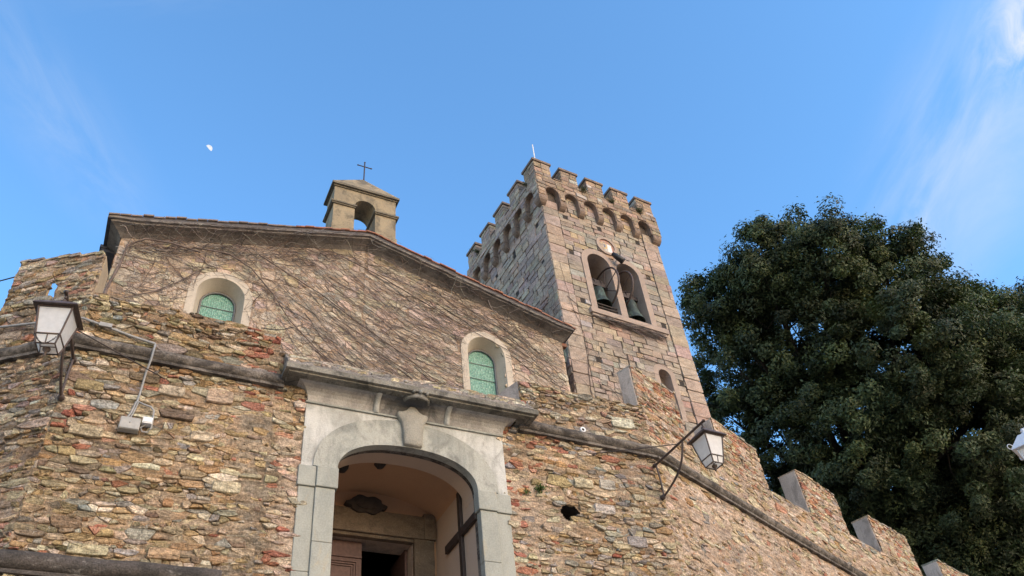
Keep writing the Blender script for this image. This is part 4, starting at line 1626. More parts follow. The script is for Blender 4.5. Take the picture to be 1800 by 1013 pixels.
# iron cross on it
m_ = MB()
m_.tube([(3.82, 13.3, 18.5), (3.83, 13.3, 19.27)], 0.017, 8)
m_.tube([(3.66, 13.3, 19.1), (4.0, 13.3, 19.1)], 0.015, 8)
for p in ((3.83, 13.3, 19.28), (3.65, 13.3, 19.1), (4.01, 13.3, 19.1), (3.82, 13.3, 18.55)):
    m_.lathe([(0.001, -0.028), (0.026, 0), (0.001, 0.028)], p, 8)
tag(m_.build('iron_cross', M['iron']), 'thin black iron cross on top of the bell gable', 'cross')

# wooden cross on the porch wall
m_ = MB()
xw = PC + 1.225
m_.box((xw - 0.06, 11.72, 6.6), (xw - 0.002, 11.83, 8.92))
m_.build('', M['cross_wood']) if False else None
m_.box((xw - 0.065, 11.12, 8.08), (xw - 0.003, 11.718, 8.22))
m_.box((xw - 0.065, 11.832, 8.08), (xw - 0.003, 12.42, 8.22))
tag(m_.build('wooden_cross', M['cross_wood'], None, 0.006), 'big dark wooden cross fixed to the side wall inside the porch', 'cross')

# ================================================================== bell tower
A_T = 0.0581612
T0 = (9.3834, 13.6)
FT = Frame(T0, A_T)                      # front face, s 0..4.3
FS = Frame(T0, A_T - pi / 2)             # left face, s -4.35..0
TW, TD = 4.30, 4.40
_c = FT.pt(TW / 2, -TD / 2, 0)
tower = thing('bell_tower', 'square battlemented stone bell tower with twin arched bell openings', 'tower', (_c[0], _c[1], 0))

W1 = (1.65, 0.40)
W2 = (2.68, 0.40)
WSILL, WSPR = 16.30, 18.27


def belfry_hole(c, hw):
    return [(c - hw, WSILL), (c + hw, WSILL)] + arc(c, WSPR, hw, 0, pi, 16)


low_hole = [(2.86, 13.45), (3.26, 13.45)] + arc(3.06, 14.62, 0.20, 0, pi, 10)
m_ = MB()
m_.prism([(0.012, 0), (TW, 0), (TW, 21.0), (0.012, 21.0)], -0.75, -0.03, FT, holes=[belfry_hole(*W1), belfry_hole(*W2), low_hole])
m_.build('wall_core', M['pink_stone'], tower)
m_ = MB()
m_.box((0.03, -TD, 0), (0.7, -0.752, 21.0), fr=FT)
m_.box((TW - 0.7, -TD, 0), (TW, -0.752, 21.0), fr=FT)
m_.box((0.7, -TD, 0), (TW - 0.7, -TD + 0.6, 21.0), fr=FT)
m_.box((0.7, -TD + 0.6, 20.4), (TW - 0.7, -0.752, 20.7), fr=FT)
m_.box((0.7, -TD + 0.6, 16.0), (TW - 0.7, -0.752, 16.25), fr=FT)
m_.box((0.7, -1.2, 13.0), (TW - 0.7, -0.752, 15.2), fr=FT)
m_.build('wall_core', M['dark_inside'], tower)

T_COLS = [(5, (0.345, 0.282, 0.225)), (4, (0.32, 0.268, 0.22)), (2.5, (0.385, 0.315, 0.25)), (2, (0.29, 0.245, 0.205)), (2, (0.33, 0.295, 0.255)), (1, (0.41, 0.31, 0.20)), (0.8, (0.39, 0.28, 0.215)), (0.8, (0.39, 0.36, 0.315))]
S_COLS = [(5, (0.40, 0.315, 0.25)), (4, (0.36, 0.29, 0.235)), (2, (0.44, 0.35, 0.265)), (2, (0.32, 0.265, 0.225)), (1, (0.46, 0.37, 0.28))]


def ashlar(mb, fr, s0, s1, z0, z1, cols, seed, blocked=None, rowh=(0.16, 0.25), bw=(0.22, 0.58), h=(0.002, 0.024), gap=0.012, base=-0.03, jit=0.014):
    rnd = random.Random(seed)
    z = z0
    while z < z1 - 0.02:
        rh = rnd.uniform(*rowh)
        if z1 - z - rh < 0.09: rh = z1 - z
        spans = [(s0, s1)]
        if blocked:
            for a, b in blocked(z + rh / 2):
                ns = []
                for p, q in spans:
                    if b <= p or a >= q:
                        ns.append((p, q))
                    else:
                        if a - p > 0.04: ns.append((p, a))
                        if q - b > 0.04: ns.append((b, q))
                spans = ns
        for p, q in spans:
            x = p
            while x < q - 1e-4:
                w = rnd.uniform(*bw)
                if q - x - w < 0.15: w = q - x
                j = lambda: rnd.uniform(-jit, jit)
                lz, rz = (j() if x > p + 1e-3 else 0), 0
                e0 = 0 if x <= p + 1e-3 else j()
                e1 = 0 if x + w >= q - 1e-3 else j()
                poly = [(x + e0, z + j() * 0.7), (x + w + e1, z + j() * 0.7), (x + w + e1, z + rh + j() * 0.7), (x + e0, z + rh + j() * 0.7)]
                add_stone(mb, fr, poly, gap, rnd.uniform(*h), jitter_col(pick(rnd, cols), rnd, 0.14), rnd, 0.4, 0.06, base, 0.003)
                x += w
        z += rh


HOLES = [(0.75, 18.38), (0.79, 16.57), (3.47, 20.01), (3.49, 18.36), (3.56, 16.53), (0.91, 14.56), (3.60, 14.48), (2.02, 19.92), (0.78, 19.98)]


def blocked_front(z):
    out = [(-1, 0.56), (3.72, 6)]
    if 15.98 < z < WSPR: out.append((1.05, 3.28))
    elif WSPR <= z < WSPR + 0.62:
        r = 0.60
        hw = sqrt(max(0, r * r - (z - WSPR) ** 2))
        out.append((W1[0] - hw, W1[0] + hw))
        out.append((W2[0] - hw, W2[0] + hw))
        if z < WSPR + 0.3: out.append((W1[0], W2[0]))
    if 13.2 < z < 14.62: out.append((2.72, 3.40))
    elif 14.62 <= z < 15.0: out.append((3.06 - sqrt(max(0, 0.34 ** 2 - (z - 14.62) ** 2)), 3.06 + sqrt(max(0, 0.34 ** 2 - (z - 14.62) ** 2))))
    for hx, hz in HOLES:
        if abs(z - hz) < 0.10: out.append((hx - 0.075, hx + 0.075))
    return out


mb = MB()
ashlar(mb, FT, 0.56, 3.72, 15.4, 21.0, T_COLS, 21, blocked_front)
# rougher, less even courses low down
ashlar(mb, FT, 0.56, 3.72, 11, 15.4, T_COLS, 22, blocked_front, rowh=(0.13, 0.23), bw=(0.17, 0.5), h=(0.002, 0.026), gap=0.013, jit=0.026)
# mortar bed for the joints
mb.add([FT.pt(0.0, -0.018, 11), FT.pt(1.04, -0.018, 11), FT.pt(1.04, -0.018, 21), FT.pt(0.0, -0.018, 21)], [(0, 1, 2, 3)], (0.10, 0.08, 0.065))
mb.add([FT.pt(3.30, -0.018, 11), FT.pt(TW, -0.018, 11), FT.pt(TW, -0.018, 21), FT.pt(3.30, -0.018, 21)], [(0, 1, 2, 3)], (0.10, 0.08, 0.065))
mb.add([FT.pt(1.04, -0.018, 11), FT.pt(3.30, -0.018, 11), FT.pt(3.30, -0.018, 13.4), FT.pt(1.04, -0.018, 13.4)], [(0, 1, 2, 3)], (0.10, 0.08, 0.065))
mb.add([FT.pt(1.04, -0.018, 13.4), FT.pt(2.68, -0.018, 13.4), FT.pt(2.68, -0.018, 16.0), FT.pt(1.04, -0.018, 16.0)], [(0, 1, 2, 3)], (0.10, 0.08, 0.065))
mb.add([FT.pt(2.68, -0.018, 14.9), FT.pt(3.30, -0.018, 14.9), FT.pt(3.30, -0.018, 16.0), FT.pt(2.68, -0.018, 16.0)], [(0, 1, 2, 3)], (0.10, 0.08, 0.065))
mb.add([FT.pt(1.04, -0.018, 18.75), FT.pt(3.30, -0.018, 18.75), FT.pt(3.30, -0.018, 21), FT.pt(1.04, -0.018, 21)], [(0, 1, 2, 3)], (0.10, 0.08, 0.065))
mb.build('facing', M['ashlar'], tower)
# putlog holes as flat plates, the shade inside put into their colour
for hx, hz in HOLES:
    m_ = MB()
    m_.box((hx - 0.072, -0.016, hz - 0.09), (hx + 0.072, -0.010, hz + 0.09), fr=FT)
    m_.build('putlog_hole', M['hole'], tower)
for hs, hz in ((-0.42, 19.68), (-1.8, 19.72), (-0.44, 18.12), (-2.93, 19.75), (-1.92, 18.18)):
    m_ = MB()
    m_.box((hs - 0.072, -0.018, hz - 0.09), (hs + 0.072, -0.010, hz + 0.09), fr=FS)
    m_.build('putlog_hole', M['hole'], tower)
# corner pilasters of dressed blocks, standing a little proud
for a, b, sd_ in ((0.0, 0.55, 31), (3.73, TW, 32)):
    mb = MB()
    ashlar(mb, FT, a, b, 11, 20.45, [(5, (0.375, 0.295, 0.24)), (3, (0.36, 0.285, 0.235)), (1.5, (0.35, 0.28, 0.235)), (1, (0.39, 0.31, 0.255))], sd_, rowh=(0.28, 0.46), bw=(0.4, 0.7), h=(0.024, 0.032), gap=0.006, jit=0.006)
    mb.build('corner_pilaster', M['ashlar'], tower)
# left face
mb = MB()
def blocked_side(z):
    return [(hs - 0.075, hs + 0.075) for hs, hz in ((-0.42, 19.68), (-1.8, 19.72), (-0.44, 18.12), (-2.93, 19.75), (-1.92, 18.18)) if abs(z - hz) < 0.10]
ashlar(mb, FS, -TD, 0.012, 13, 21.0, S_COLS, 41, blocked_side, h=(0.0, 0.03), gap=0.016)
ashlar(mb, FS, -TD, 0.012, 9.5, 13, S_COLS, 42, None, h=(0.0, 0.03), gap=0.016)
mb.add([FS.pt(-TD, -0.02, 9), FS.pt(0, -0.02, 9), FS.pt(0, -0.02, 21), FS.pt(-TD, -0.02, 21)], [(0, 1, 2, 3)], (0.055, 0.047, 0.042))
mb.build('facing', M['ashlar'], tower)

# window surround, sill, medallion
m_ = MB()
def keyhole(c, r, spr): return arc(c, spr, r, pi, 0, 20)
so = 0.035
m_.prism([(W1[0] - 0.60, WSILL)] + [(W1[0] - 0.60, WSPR)] + [p for p in arc(W1[0], WSPR, 0.60, pi, 0.54, 14)[1:]] + [p for p in arc(W2[0], WSPR, 0.60, pi - 0.54, 0, 14)] + [(W2[0] + 0.60, WSILL)], -0.03, so, FT,
         holes=[belfry_hole(W1[0], W1[1] - .001)[:2] + belfry_hole(*W1)[2:], belfry_hole(*W2)]) if False else None
outl = [(W1[0] - 0.60, WSILL), (W1[0] - 0.60, WSPR)] + arc(W1[0], WSPR, 0.60, pi, 0.54, 14)[1:] + arc(W2[0], WSPR, 0.60, pi - 0.54, 0, 14) + [(W2[0] + 0.60, WSILL)]
outl += [(W2[0] + 0.40, WSILL)] + arc(W2[0], WSPR, 0.40, 0, pi, 16) + [(W2[0] - 0.40, WSILL), (W1[0] + 0.40, WSILL)] + arc(W1[0], WSPR, 0.40, 0, pi, 16) + [(W1[0] - 0.40, WSILL)]
m_.prism(outl, -0.032, so, FT)
m_.build('belfry_surround', M['pink_stone'], tower, 0.008)
m_ = MB()
m_.box((0.93, -0.4, 16.12), (3.55, 0.13, 16.298), fr=FT)
m_.box((0.98, -0.02, 16.03), (3.50, 0.09, 16.118), fr=FT)
m_.build('sill', M['pink_stone'], tower, 0.01)
m_ = MB()
ring = arc(2.12, 19.22, 0.37, 0, 2 * pi, 32)[:-1]
m_.prism(ring, -0.03, 0.05, FT, holes=[arc(2.12, 19.22, 0.28, 0, 2 * pi, 32)[:-1]])
med = m_.build('medallion', M['pink_stone'], tower, 0.008)
m_ = MB()
rnd = random.Random(3)
K = 13
for i in range(-K, K):
    for j in range(-K, K):
        a, b = 0.28 * i / K, 0.28 * j / K
        w = 0.28 / K
        u, v = (a + w / 2) / 0.28, (b + w / 2) / 0.28
        if u * u + v * v > 1: continue
        c = (0.46, 0.43, 0.37)
        if u > 0.15 and v < 0.35: c = (0.72, 0.70, 0.66)
        if v > 0.45 or u > 0.72: c = (0.40, 0.21, 0.14)
        if abs(((u + 0.28) / 0.42) ** 2 + ((v - 0.1) / 0.5) ** 2 - 0.8) < 0.38: c = (0.55, 0.36, 0.10)
        if ((u + 0.28) / 0.25) ** 2 + ((v - 0.05) / 0.33) ** 2 < 0.7: c = (0.16, 0.14, 0.15)
        if u < -0.45 and v < -0.2: c = (0.46, 0.34, 0.16)
        m_.box((2.12 + a, 0.0, 19.22 + b), (2.12 + a + w * .95, 0.012, 19.22 + b + w * .95), jitter_col(c, rnd, 0.15), FT)
m_.build('mosaic', M['icon'], med)
# blocked small arched window low on the tower
m_ = MB()
so2 = [(2.68, 13.2), (2.68, 14.62)] + arc(3.06, 14.62, 0.38, pi, 0, 14)[1:] + [(3.44, 13.2), (3.26, 13.2), (3.26, 14.62)] + arc(3.06, 14.62, 0.20, 0, pi, 12)[1:] + [(2.86, 13.2)]
m_.prism(so2, -0.03, 0.012, FT)
lw = m_.build('small_window', M['pink_stone'], tower)
m_ = MB()
m_.prism([(2.84, 13.2), (3.28, 13.2), (3.28, 14.62)] + arc(3.06, 14.62, 0.22, 0, pi, 12)[1:], -0.35, -0.28, FT)
m_.build('infill', M['corbel_stone'], lw)

# corbelled parapet --------------------------------------------------------------
OV = 0.18
PZ0, PZ1 = 20.42, 21.38
def parapet_poly(s0, s1, centres, r=0.235):
    pts = [(s0, PZ1), (s0, PZ0)]
    for c in centres:
        pts += [(c - r, PZ0)] + arc(c, PZ0 + 0.27, r, pi, 0, 12) + [(c + r, PZ0)]
    pts += [(s1, PZ0), (s1, PZ1)]
    return pts


cent_f = [0.34 + 0.69 * i for i in range(6)]
cent_s = [-(0.36 + 0.70 * i) for i in range(6)][::-1]
sF0, sF1 = -OV, TW + 0.12
m_ = MB()
m_.prism(parapet_poly(sF0, sF1, cent_f), 0.0, OV, FT)
m_.build('parapet', M['corbel_stone'], tower)
m_ = MB()
m_.prism(parapet_poly(-TD - 0.12, 0.0, cent_s), 0.0, OV, FS)
m_.build('parapet', M['corbel_stone'], tower)
m_ = MB()
m_.box((-0.0, -TD - 0.12, 20.42), (0.28, -0.002, 21.37), fr=FT)
m_.box((TW - 0.3, -TD - 0.12, 20.42), (TW + 0.12, -0.002, 21.37), fr=FT)
m_.box((0.28, -TD - 0.12, 20.42), (TW - 0.3, -TD + 0.28, 21.37), fr=FT)
m_.box((0.28, -0.28, 20.9), (TW - 0.3, -0.002, 21.37), fr=FT)
m_.box((0.28, -TD + 0.28, 20.75), (TW - 0.3, -0.28, 20.95), fr=FT)
m_.build('roof_terrace', M['corbel_stone'], tower)
mb = MB()
P_COLS = [(5, (0.33, 0.245, 0.175)), (3, (0.29, 0.225, 0.17)), (2, (0.37, 0.28, 0.20)), (1.5, (0.25, 0.20, 0.16)), (0.5, (0.46, 0.42, 0.36))]
FTo = Frame(FT.pt(0, OV, 0)[:2], A_T)
FSo = Frame(FS.pt(0, OV, 0)[:2], A_T - pi / 2)
def blocked_arch(centres):
    def f(z):
        out = []
        if z < PZ0 + 0.27 + 0.27:
            for c in centres:
                dz = z - (PZ0 + 0.27)
                hw = 0.265 if dz < 0 else sqrt(max(0.0, 0.27 ** 2 - dz * dz))
                out.append((c - hw - 0.0, c + hw + 0.0))
        return out
    return f
ashlar(mb, FTo, sF0, sF1, PZ0 + 0.02, PZ1, P_COLS, 51, blocked_arch(cent_f), rowh=(0.13, 0.2), bw=(0.18, 0.45), h=(0.008, 0.03), base=-0.01)
ashlar(mb, FSo, -TD - 0.12, OV, PZ0 + 0.02, PZ1, S_COLS, 52, blocked_arch(cent_s), rowh=(0.13, 0.2), bw=(0.18, 0.45), h=(0.008, 0.03), base=-0.01)
mb.build('parapet_facing', M['ashlar'], tower)


def corbel(fr, c, w):
    m2 = MB()
    prof = [(0.0, 20.14), (0.04, 20.15), (0.10, 20.18), (0.16, 20.24), (0.185, 20.30), (0.19, 20.418), (0.0, 20.418)]
    a = [fr.pt(c - w, o, z) for o, z in prof]
    b = [fr.pt(c + w, o, z) for o, z in prof]
    n = len(prof)
    m2.add(a + b, [tuple(range(n)), tuple(reversed(range(n, 2 * n)))] + [(i, n + i, n + (i + 1) % n, (i + 1) % n) for i in range(n)])
    return m2.build('corbel', M['corbel_stone'], tower, 0.01)


for i in range(1, 6): corbel(FT, 0.34 + 0.69 * i - 0.345, 0.105)
corbel(FT, TW - 0.08, 0.16)
for i in range(1, 6): corbel(FS, -(0.36 + 0.70 * i - 0.35), 0.105)
corbel(FS, -TD + 0.02, 0.12)
# the corner corbel turns the angle
m_ = MB()
rings = []
for o, z in [(0.0, 20.14), (0.04, 20.15), (0.10, 20.18), (0.16, 20.24), (0.185, 20.30), (0.19, 20.418)]:
    rings.append([FT.pt(0.10, o, z), FT.pt(-o, o, z), FT.pt(-o, -0.12, z)])
vs = [v for r in rings for v in r]
m_.add(vs, [(i * 3 + j, i * 3 + j + 1, i * 3 + j + 4, i * 3 + j + 3) for i in range(5) for j in range(2)] + [(15, 16, 17), (0, 3, 6, 9, 12, 15), (2, 5, 8, 11, 14, 17)])
m_.build('corbel', M['corbel_stone'], tower)


def tower_merlon(fr, s0, s1, o0, o1, seed, cols):
    zt = 22.0
    m2 = MB()
    m2.box((s0 + 0.012, o0 + 0.012, PZ1 - 0.01), (s1 - 0.012, o1 - 0.012, zt), (0.2, 0.16, 0.13), fr)
    # block faces on all four sides
    ang = atan2(fr.f.y, fr.f.x)
    f1 = Frame(fr.pt(0, o1 - 0.01, 0)[:2], ang)
    ashlar(m2, f1, s0, s1, PZ1, zt, cols, seed, None, (0.14, 0.2), (0.18, 0.4), (0.008, 0.022), base=-0.01)
    f2 = Frame(fr.pt(s0 + 0.01, o1, 0)[:2], ang - pi / 2)
    ashlar(m2, f2, -(o1 - o0), 0, PZ1, zt, cols, seed + 1, None, (0.14, 0.2), (0.18, 0.4), (0.008, 0.022), base=-0.01)
    f3 = Frame(fr.pt(s1 - 0.01, o1, 0)[:2], ang + pi / 2)
    ashlar(m2, f3, 0, (o1 - o0), PZ1, zt, cols, seed + 2, None, (0.14, 0.2), (0.18, 0.4), (0.008, 0.022), base=-0.01)
    mo = m2.build('merlon', M['ashlar'], tower)
    m2 = MB()
    m2.box((s0 - 0.045, o0 - 0.045, zt + .002), (s1 + 0.045, o1 + 0.045, zt + 0.10), fr=fr)
    c = m2.build('cap', M['cap_stone'], None, 0.012)
    c.parent = mo
    c.location = (0, 0, 0)
    return mo


TH = 0.42
fs_ = [-OV + 0.985 * i for i in range(5)]
tower_merlon(FT, -OV, 0.42, OV - 0.62, OV, 60, P_COLS)
for i in range(1, 5):
    tower_merlon(FT, -OV + 0.98 * i, -OV + 0.98 * i + 0.62, OV - TH, OV, 60 + 3 * i, P_COLS)
for i in range(1, 5):
    e = OV - 0.99 * i
    tower_merlon(FS, e - 0.60, e, OV - TH, OV, 80 + 3 * i, S_COLS)
# crenel sills
for i in range(4):
    m_ = MB()
    m_.box((0.42 + 0.98 * i + 0.05, OV - TH, PZ1 + .001), (0.80 + 0.98 * i - 0.05, OV + 0.03, PZ1 + 0.035), fr=FT)
    m_.build('crenel_sill', M['cap_stone'], tower)
for i in range(4):
    e = OV - 0.99 * i
    m_ = MB()
    m_.box((e - 0.94, OV - TH, PZ1 + .001), (e - 0.66, OV + 0.03, PZ1 + 0.035), fr=FS)
    m_.build('crenel_sill', M['cap_stone'], tower)
# long crack beside the right pilaster, a cord coloured like the shade in it
m_ = MB()
pts = []
rnd = random.Random(4)
z = 20.35
while z > 11:
    pts.append(FT.pt(3.715 + rnd.uniform(-0.018, 0.018), 0.004, z))
    z -= rnd.uniform(0.1, 0.3)
m_.tube(pts, 0.011, 5)
m_.build('open_joint', M['hole'], tower)

# lightning rod
m_ = MB()
m_.tube([FT.pt(0.25, -0.25, 22.1), FT.pt(0.25, -0.25, 23.55)], 0.02, 6)
m_.build('lightning_rod', M['white_plastic'])
tag(bpy.data.objects['lightning_rod'], 'thin white rod standing on the corner merlon of the tower', 'rod')


# bells
def bell(name, label, s, o, ztop, r, hgt, wheel_s, wheel_o, wheel_z, wheel_r):
    root = thing('church_bell', label, 'bell', FT.pt(s, o, ztop - hgt), 'bells in the tower openings')
    c = FT.pt(s, o, ztop - hgt)
    m2 = MB()
    prof = [(r, 0), (r * 0.96, 0.03 * hgt / .7), (r * 0.80, 0.14 * hgt / .7), (r * 0.66, 0.28 * hgt / .7), (r * 0.58, 0.46 * hgt / .7), (r * 0.55, 0.58 * hgt / .7), (r * 0.45, 0.65 * hgt / .7), (r * 0.2, 0.69 * hgt / .7), (0.001, 0.7 * hgt / .7)]
    inner_ = [(r * 0.9, 0.0), (r * 0.7, 0.15 * hgt / .7), (r * 0.5, 0.45 * hgt / .7), (0.001, 0.6 * hgt / .7)]
    m2.lathe(prof, c, 26)
    m2.lathe([(r, 0), (r * .9, 0)] + inner_[1:], c, 26)
    m2.build('bell_body', M['verdigris'], root)
    m2 = MB()
    m2.tube([(c[0], c[1], c[2] + 0.5 * hgt), (c[0], c[1], c[2] - 0.02)], 0.018, 8)
    m2.lathe([(0.001, -0.06), (0.045, -0.02), (0.045, 0.02), (0.001, 0.05)], (c[0], c[1], c[2] - 0.03), 10)
    m2.build('clapper', M['iron'], root)
    m2 = MB()
    zt = ztop
    m2.box((s - 0.30, o - 0.07, zt + 0.02), (s + 0.30, o + 0.07, zt + 0.16), fr=FT)
    m2.box((s - 0.20, o - 0.05, zt + 0.162), (s + 0.20, o + 0.05, zt + 0.28), fr=FT)
    m2.tube([FT.pt(s - 0.40, o, zt + 0.09), FT.pt(max(s, wheel_s) + 0.28, o, zt + 0.09)], 0.025, 8)
    for dx in (-0.12, 0.12):
        m2.tube([FT.pt(s + dx, o, zt - 0.03), FT.pt(s + dx, o + 0.085, zt + 0.16), FT.pt(s + dx, o + .06, zt + 0.3)], 0.014, 6)
    m2.build('headstock', M['iron'], root)
    m2 = MB()
    wc = Vector(FT.pt(wheel_s, wheel_o, wheel_z))
    pts = [tuple(wc + FT.n * (wheel_r * cos(2 * pi * k / 40)) + Vector((0, 0, wheel_r * sin(2 * pi * k / 40)))) for k in range(41)]
    m2.tube(pts, 0.03, 8, cap=False)
    for k in range(6):
        a = 2 * pi * k / 6 + 0.3
        m2.tube([tuple(wc), tuple(wc + FT.n * (wheel_r * cos(a)) + Vector((0, 0, wheel_r * sin(a))))], 0.014, 6)
    m2.build('wheel', M['lamp_iron'], root)
    for zz in (ztop - hgt - 0.16, ztop - hgt - 0.28):
        m2 = MB()
        m2.tube([FT.pt(s - 0.42, o + 0.2, zz), FT.pt(s + 0.36, o + 0.2, zz)], 0.025, 6)
        m2.build('support_bar', M['iron'], root)


bell('bell', 'greenish bronze bell with a rusty wheel in the left belfry opening', 1.68, -0.30, 17.62, 0.31, 0.72, 1.95, -0.30, 17.62, 0.68)
bell('bell', 'dark bronze bell behind a rusty wheel in the right belfry opening', 2.80, -0.32, 17.52, 0.31, 0.84, 2.47, -0.25, 17.70, 0.62)

# black floodlight between the belfry arches
root = thing('floodlight', 'small black floodlight fixed between the two belfry arches', 'floodlight', FT.pt(2.2, 0.04, 18.6))
m_ = MB()
c = Vector(FT.pt(2.27, 0.22, 18.62))
m_.lathe([(0.001, -0.2), (0.06, -0.2), (0.085, -0.05), (0.10, 0.2), (0.09, 0.21), (0.001, 0.19)], c, 14, axis=tuple(FT.f * 0.75 + Vector((0, 0, -0.75)) + FT.n * 0.2))
m_.build('housing', M['black_plastic'], root)
m_ = MB()
m_.tube([FT.pt(2.2, 0.03, 18.5), FT.pt(2.24, 0.12, 18.52), tuple(c)], 0.018, 6)
m_.build('bracket', M['grey_plastic'], root)

# gutter spout at the church corner
root = thing('gutter_spout', 'green copper gutter spout at the right corner of the church', 'spout', (8.9, 13.2, 13.9))
m_ = MB()
m_.tube([(8.82, 13.5, 14.22), (8.90, 13.3, 14.12), (8.90, 13.12, 14.02), (8.86, 13.05, 13.86), (8.84, 13.06, 13.62)], [0.05, 0.06, 0.065, 0.05, 0.045], 10)
m_.build('pipe', M['verdigris'], root)
m_ = MB()
m_.box((8.815, 13.05, 14.14), (8.98, 13.3, 14.24))
m_.build('lip', M['terracotta'], root, 0.01)


# ================================================================== creepers
def stem_tubes(paths, radii, cols):
    """many thin three-sided stems as one numpy mesh"""
    Vs, Fs, Cs = [], [], []
    off = 0
    for P, r, c in zip(paths, radii, cols):
        P = np.asarray(P)
        n = len(P)
        t = np.gradient(P, axis=0)
        t /= np.linalg.norm(t, axis=1, keepdims=True) + 1e-9
        ref = np.array([0.2, 0.95, 0.25])
        a = np.cross(t, ref)
        a /= np.linalg.norm(a, axis=1, keepdims=True) + 1e-9
        b = np.cross(t, a)
        rr = (r * np.linspace(1, 0.45, n))[:, None]
        ring = np.stack([P + a * rr, P - 0.5 * a * rr + 0.866 * b * rr, P - 0.5 * a * rr - 0.866 * b * rr], 1)
        Vs.append(ring.reshape(-1, 3))
        i = np.arange(n - 1)[:, None] * 3
        for k in range(3):
            k2 = (k + 1) % 3
            Fs.append(np.concatenate([i + k, i + k2, i + 3 + k2, i + 3 + k], 1) + off)
            Cs.append(np.repeat(np.array(c)[None], n - 1, 0))
        off += 3 * n
    return np.concatenate(Vs), np.concatenate(Fs), np.concatenate(Cs)


VCOLS = [(0.10, 0.08, 0.07), (0.15, 0.12, 0.105), (0.20, 0.165, 0.145), (0.085, 0.07, 0.068), (0.21, 0.145, 0.115), (0.16, 0.135, 0.12), (0.30, 0.265, 0.24), (0.36, 0.33, 0.30)]


def church_stem(rnd, s, z, ang, length, wob=0.25, o=(0.022, 0.036), bend=0.0):
    n = max(4, int(length / 0.09))
    pts = []
    a = ang
    off = rnd.uniform(*o)
    for i in range(n):
        pts.append((s, off + rnd.uniform(-0.008, 0.008), z))
        a += rnd.uniform(-wob, wob) * 0.35 + (ang - a) * 0.08 + bend
        s += 0.09 * cos(a)
        z += 0.09 * sin(a)
        if z > roof_z(min(max(s, -1.1), 8.8)) - 0.04 or s < -1.12 or s > 8.80 or z < 10.4: break
        inwin = any((abs(s - c) < 0.5 and z < sp) or ((s - c) ** 2 + (z - sp) ** 2 < 0.5 ** 2) for c, sl, sp in WINS)
        if inwin: break
    return [FC.pt(*p) for p in pts]


rnd = random.Random(77)
paths, radii, cols = [], [], []
def flow(s):
    """the stems sweep down to the right, shallower towards the right end"""
    return radians(-22 - 16 * sin((s + 1) * 0.5) ** 2 if s > 1.6 else -34)
hal = 0
while len(paths) < 1050:
    hal += 1
    s = -1.1 + 9.9 * ((hal * 0.7548776662) % 1.0)
    z = 11.2 + 4.7 * ((hal * 0.5698402910) % 1.0)
    if z > roof_z(s) - 0.05: continue
    if s > 7.2 and rnd.random() < 0.35: continue
    if s < 1.8:
        ang = rnd.gauss(-0.45, 0.75) + (pi if rnd.random() < 0.35 else 0)
        L = rnd.uniform(0.35, 1.6)
        p = church_stem(rnd, s, z, ang, L, 0.6)
    else:
        p = church_stem(rnd, s, z, flow(s) + rnd.gauss(0, 0.17), rnd.uniform(0.9, 3.6), 0.26)
    if len(p) < 4: continue
    paths.append(p)
    radii.append(rnd.uniform(0.0026, 0.0048) * (2.2 if rnd.random() < 0.07 else 1))
    cols.append(jitter_col(rnd.choice(VCOLS), rnd, 0.25))
# short twigs everywhere
while len(paths) < 3000:
    s = rnd.uniform(-1.1, 8.8)
    z = rnd.uniform(11.2, 15.9)
    if z > roof_z(s) - 0.02: continue
    if s > 2.2 and rnd.random() < 0.45: continue
    p = church_stem(rnd, s, z, rnd.uniform(0, 2 * pi), rnd.uniform(0.3, 0.75), 0.9, (0.03, 0.09))
    if len(p) < 4: continue
    paths.append(p)
    radii.append(rnd.uniform(0.0022, 0.0045))
    cols.append(jitter_col(rnd.choice(VCOLS), rnd, 0.25))
# tangle under and over the eaves cornice
for i in range(620):
    s = rnd.uniform(-1.1, 8.6)
    if rnd.random() < 0.4: s = rnd.uniform(-1.2, 3.0)
    z = roof_z(max(-1.12, min(8.8, s))) - rnd.uniform(-0.20, 0.45)
    slope = 0.31 if s < CX else -0.31
    a = atan2(slope, 1) + rnd.gauss(0, 0.55)
    P = []
    o = 0.06 if z < roof_z(s) - 0.05 else rnd.uniform(0.2, 0.36)
    for k in range(rnd.randint(5, 11)):
        ro = roof_z(max(-1.12, min(8.8, s)))
        o = max(0.05, min(0.42, 0.06 + max(0, z - ro + 0.08) * 1.1)) + rnd.uniform(0, 0.05)
        P.append(FC.pt(s, o, min(z, ro + (0.12 if i % 9 else 0.26))))
        a += rnd.uniform(-0.35, 0.35)
        s += 0.08 * cos(a)
        z += 0.08 * sin(a)
    paths.append(P)
    radii.append(rnd.uniform(0.003, 0.008))
    cols.append(jitter_col(rnd.choice(VCOLS), rnd, 0.25))
V_, F_, C_ = stem_tubes(paths, radii, cols)
creeper = thing('climbing_creeper', 'leafless creeper whose bare stems cover the whole church gable', 'creeper', (-1.0, 12.95, 11))
numpy_mesh('twigs', V_, F_, C_, M['vine'], creeper, True)
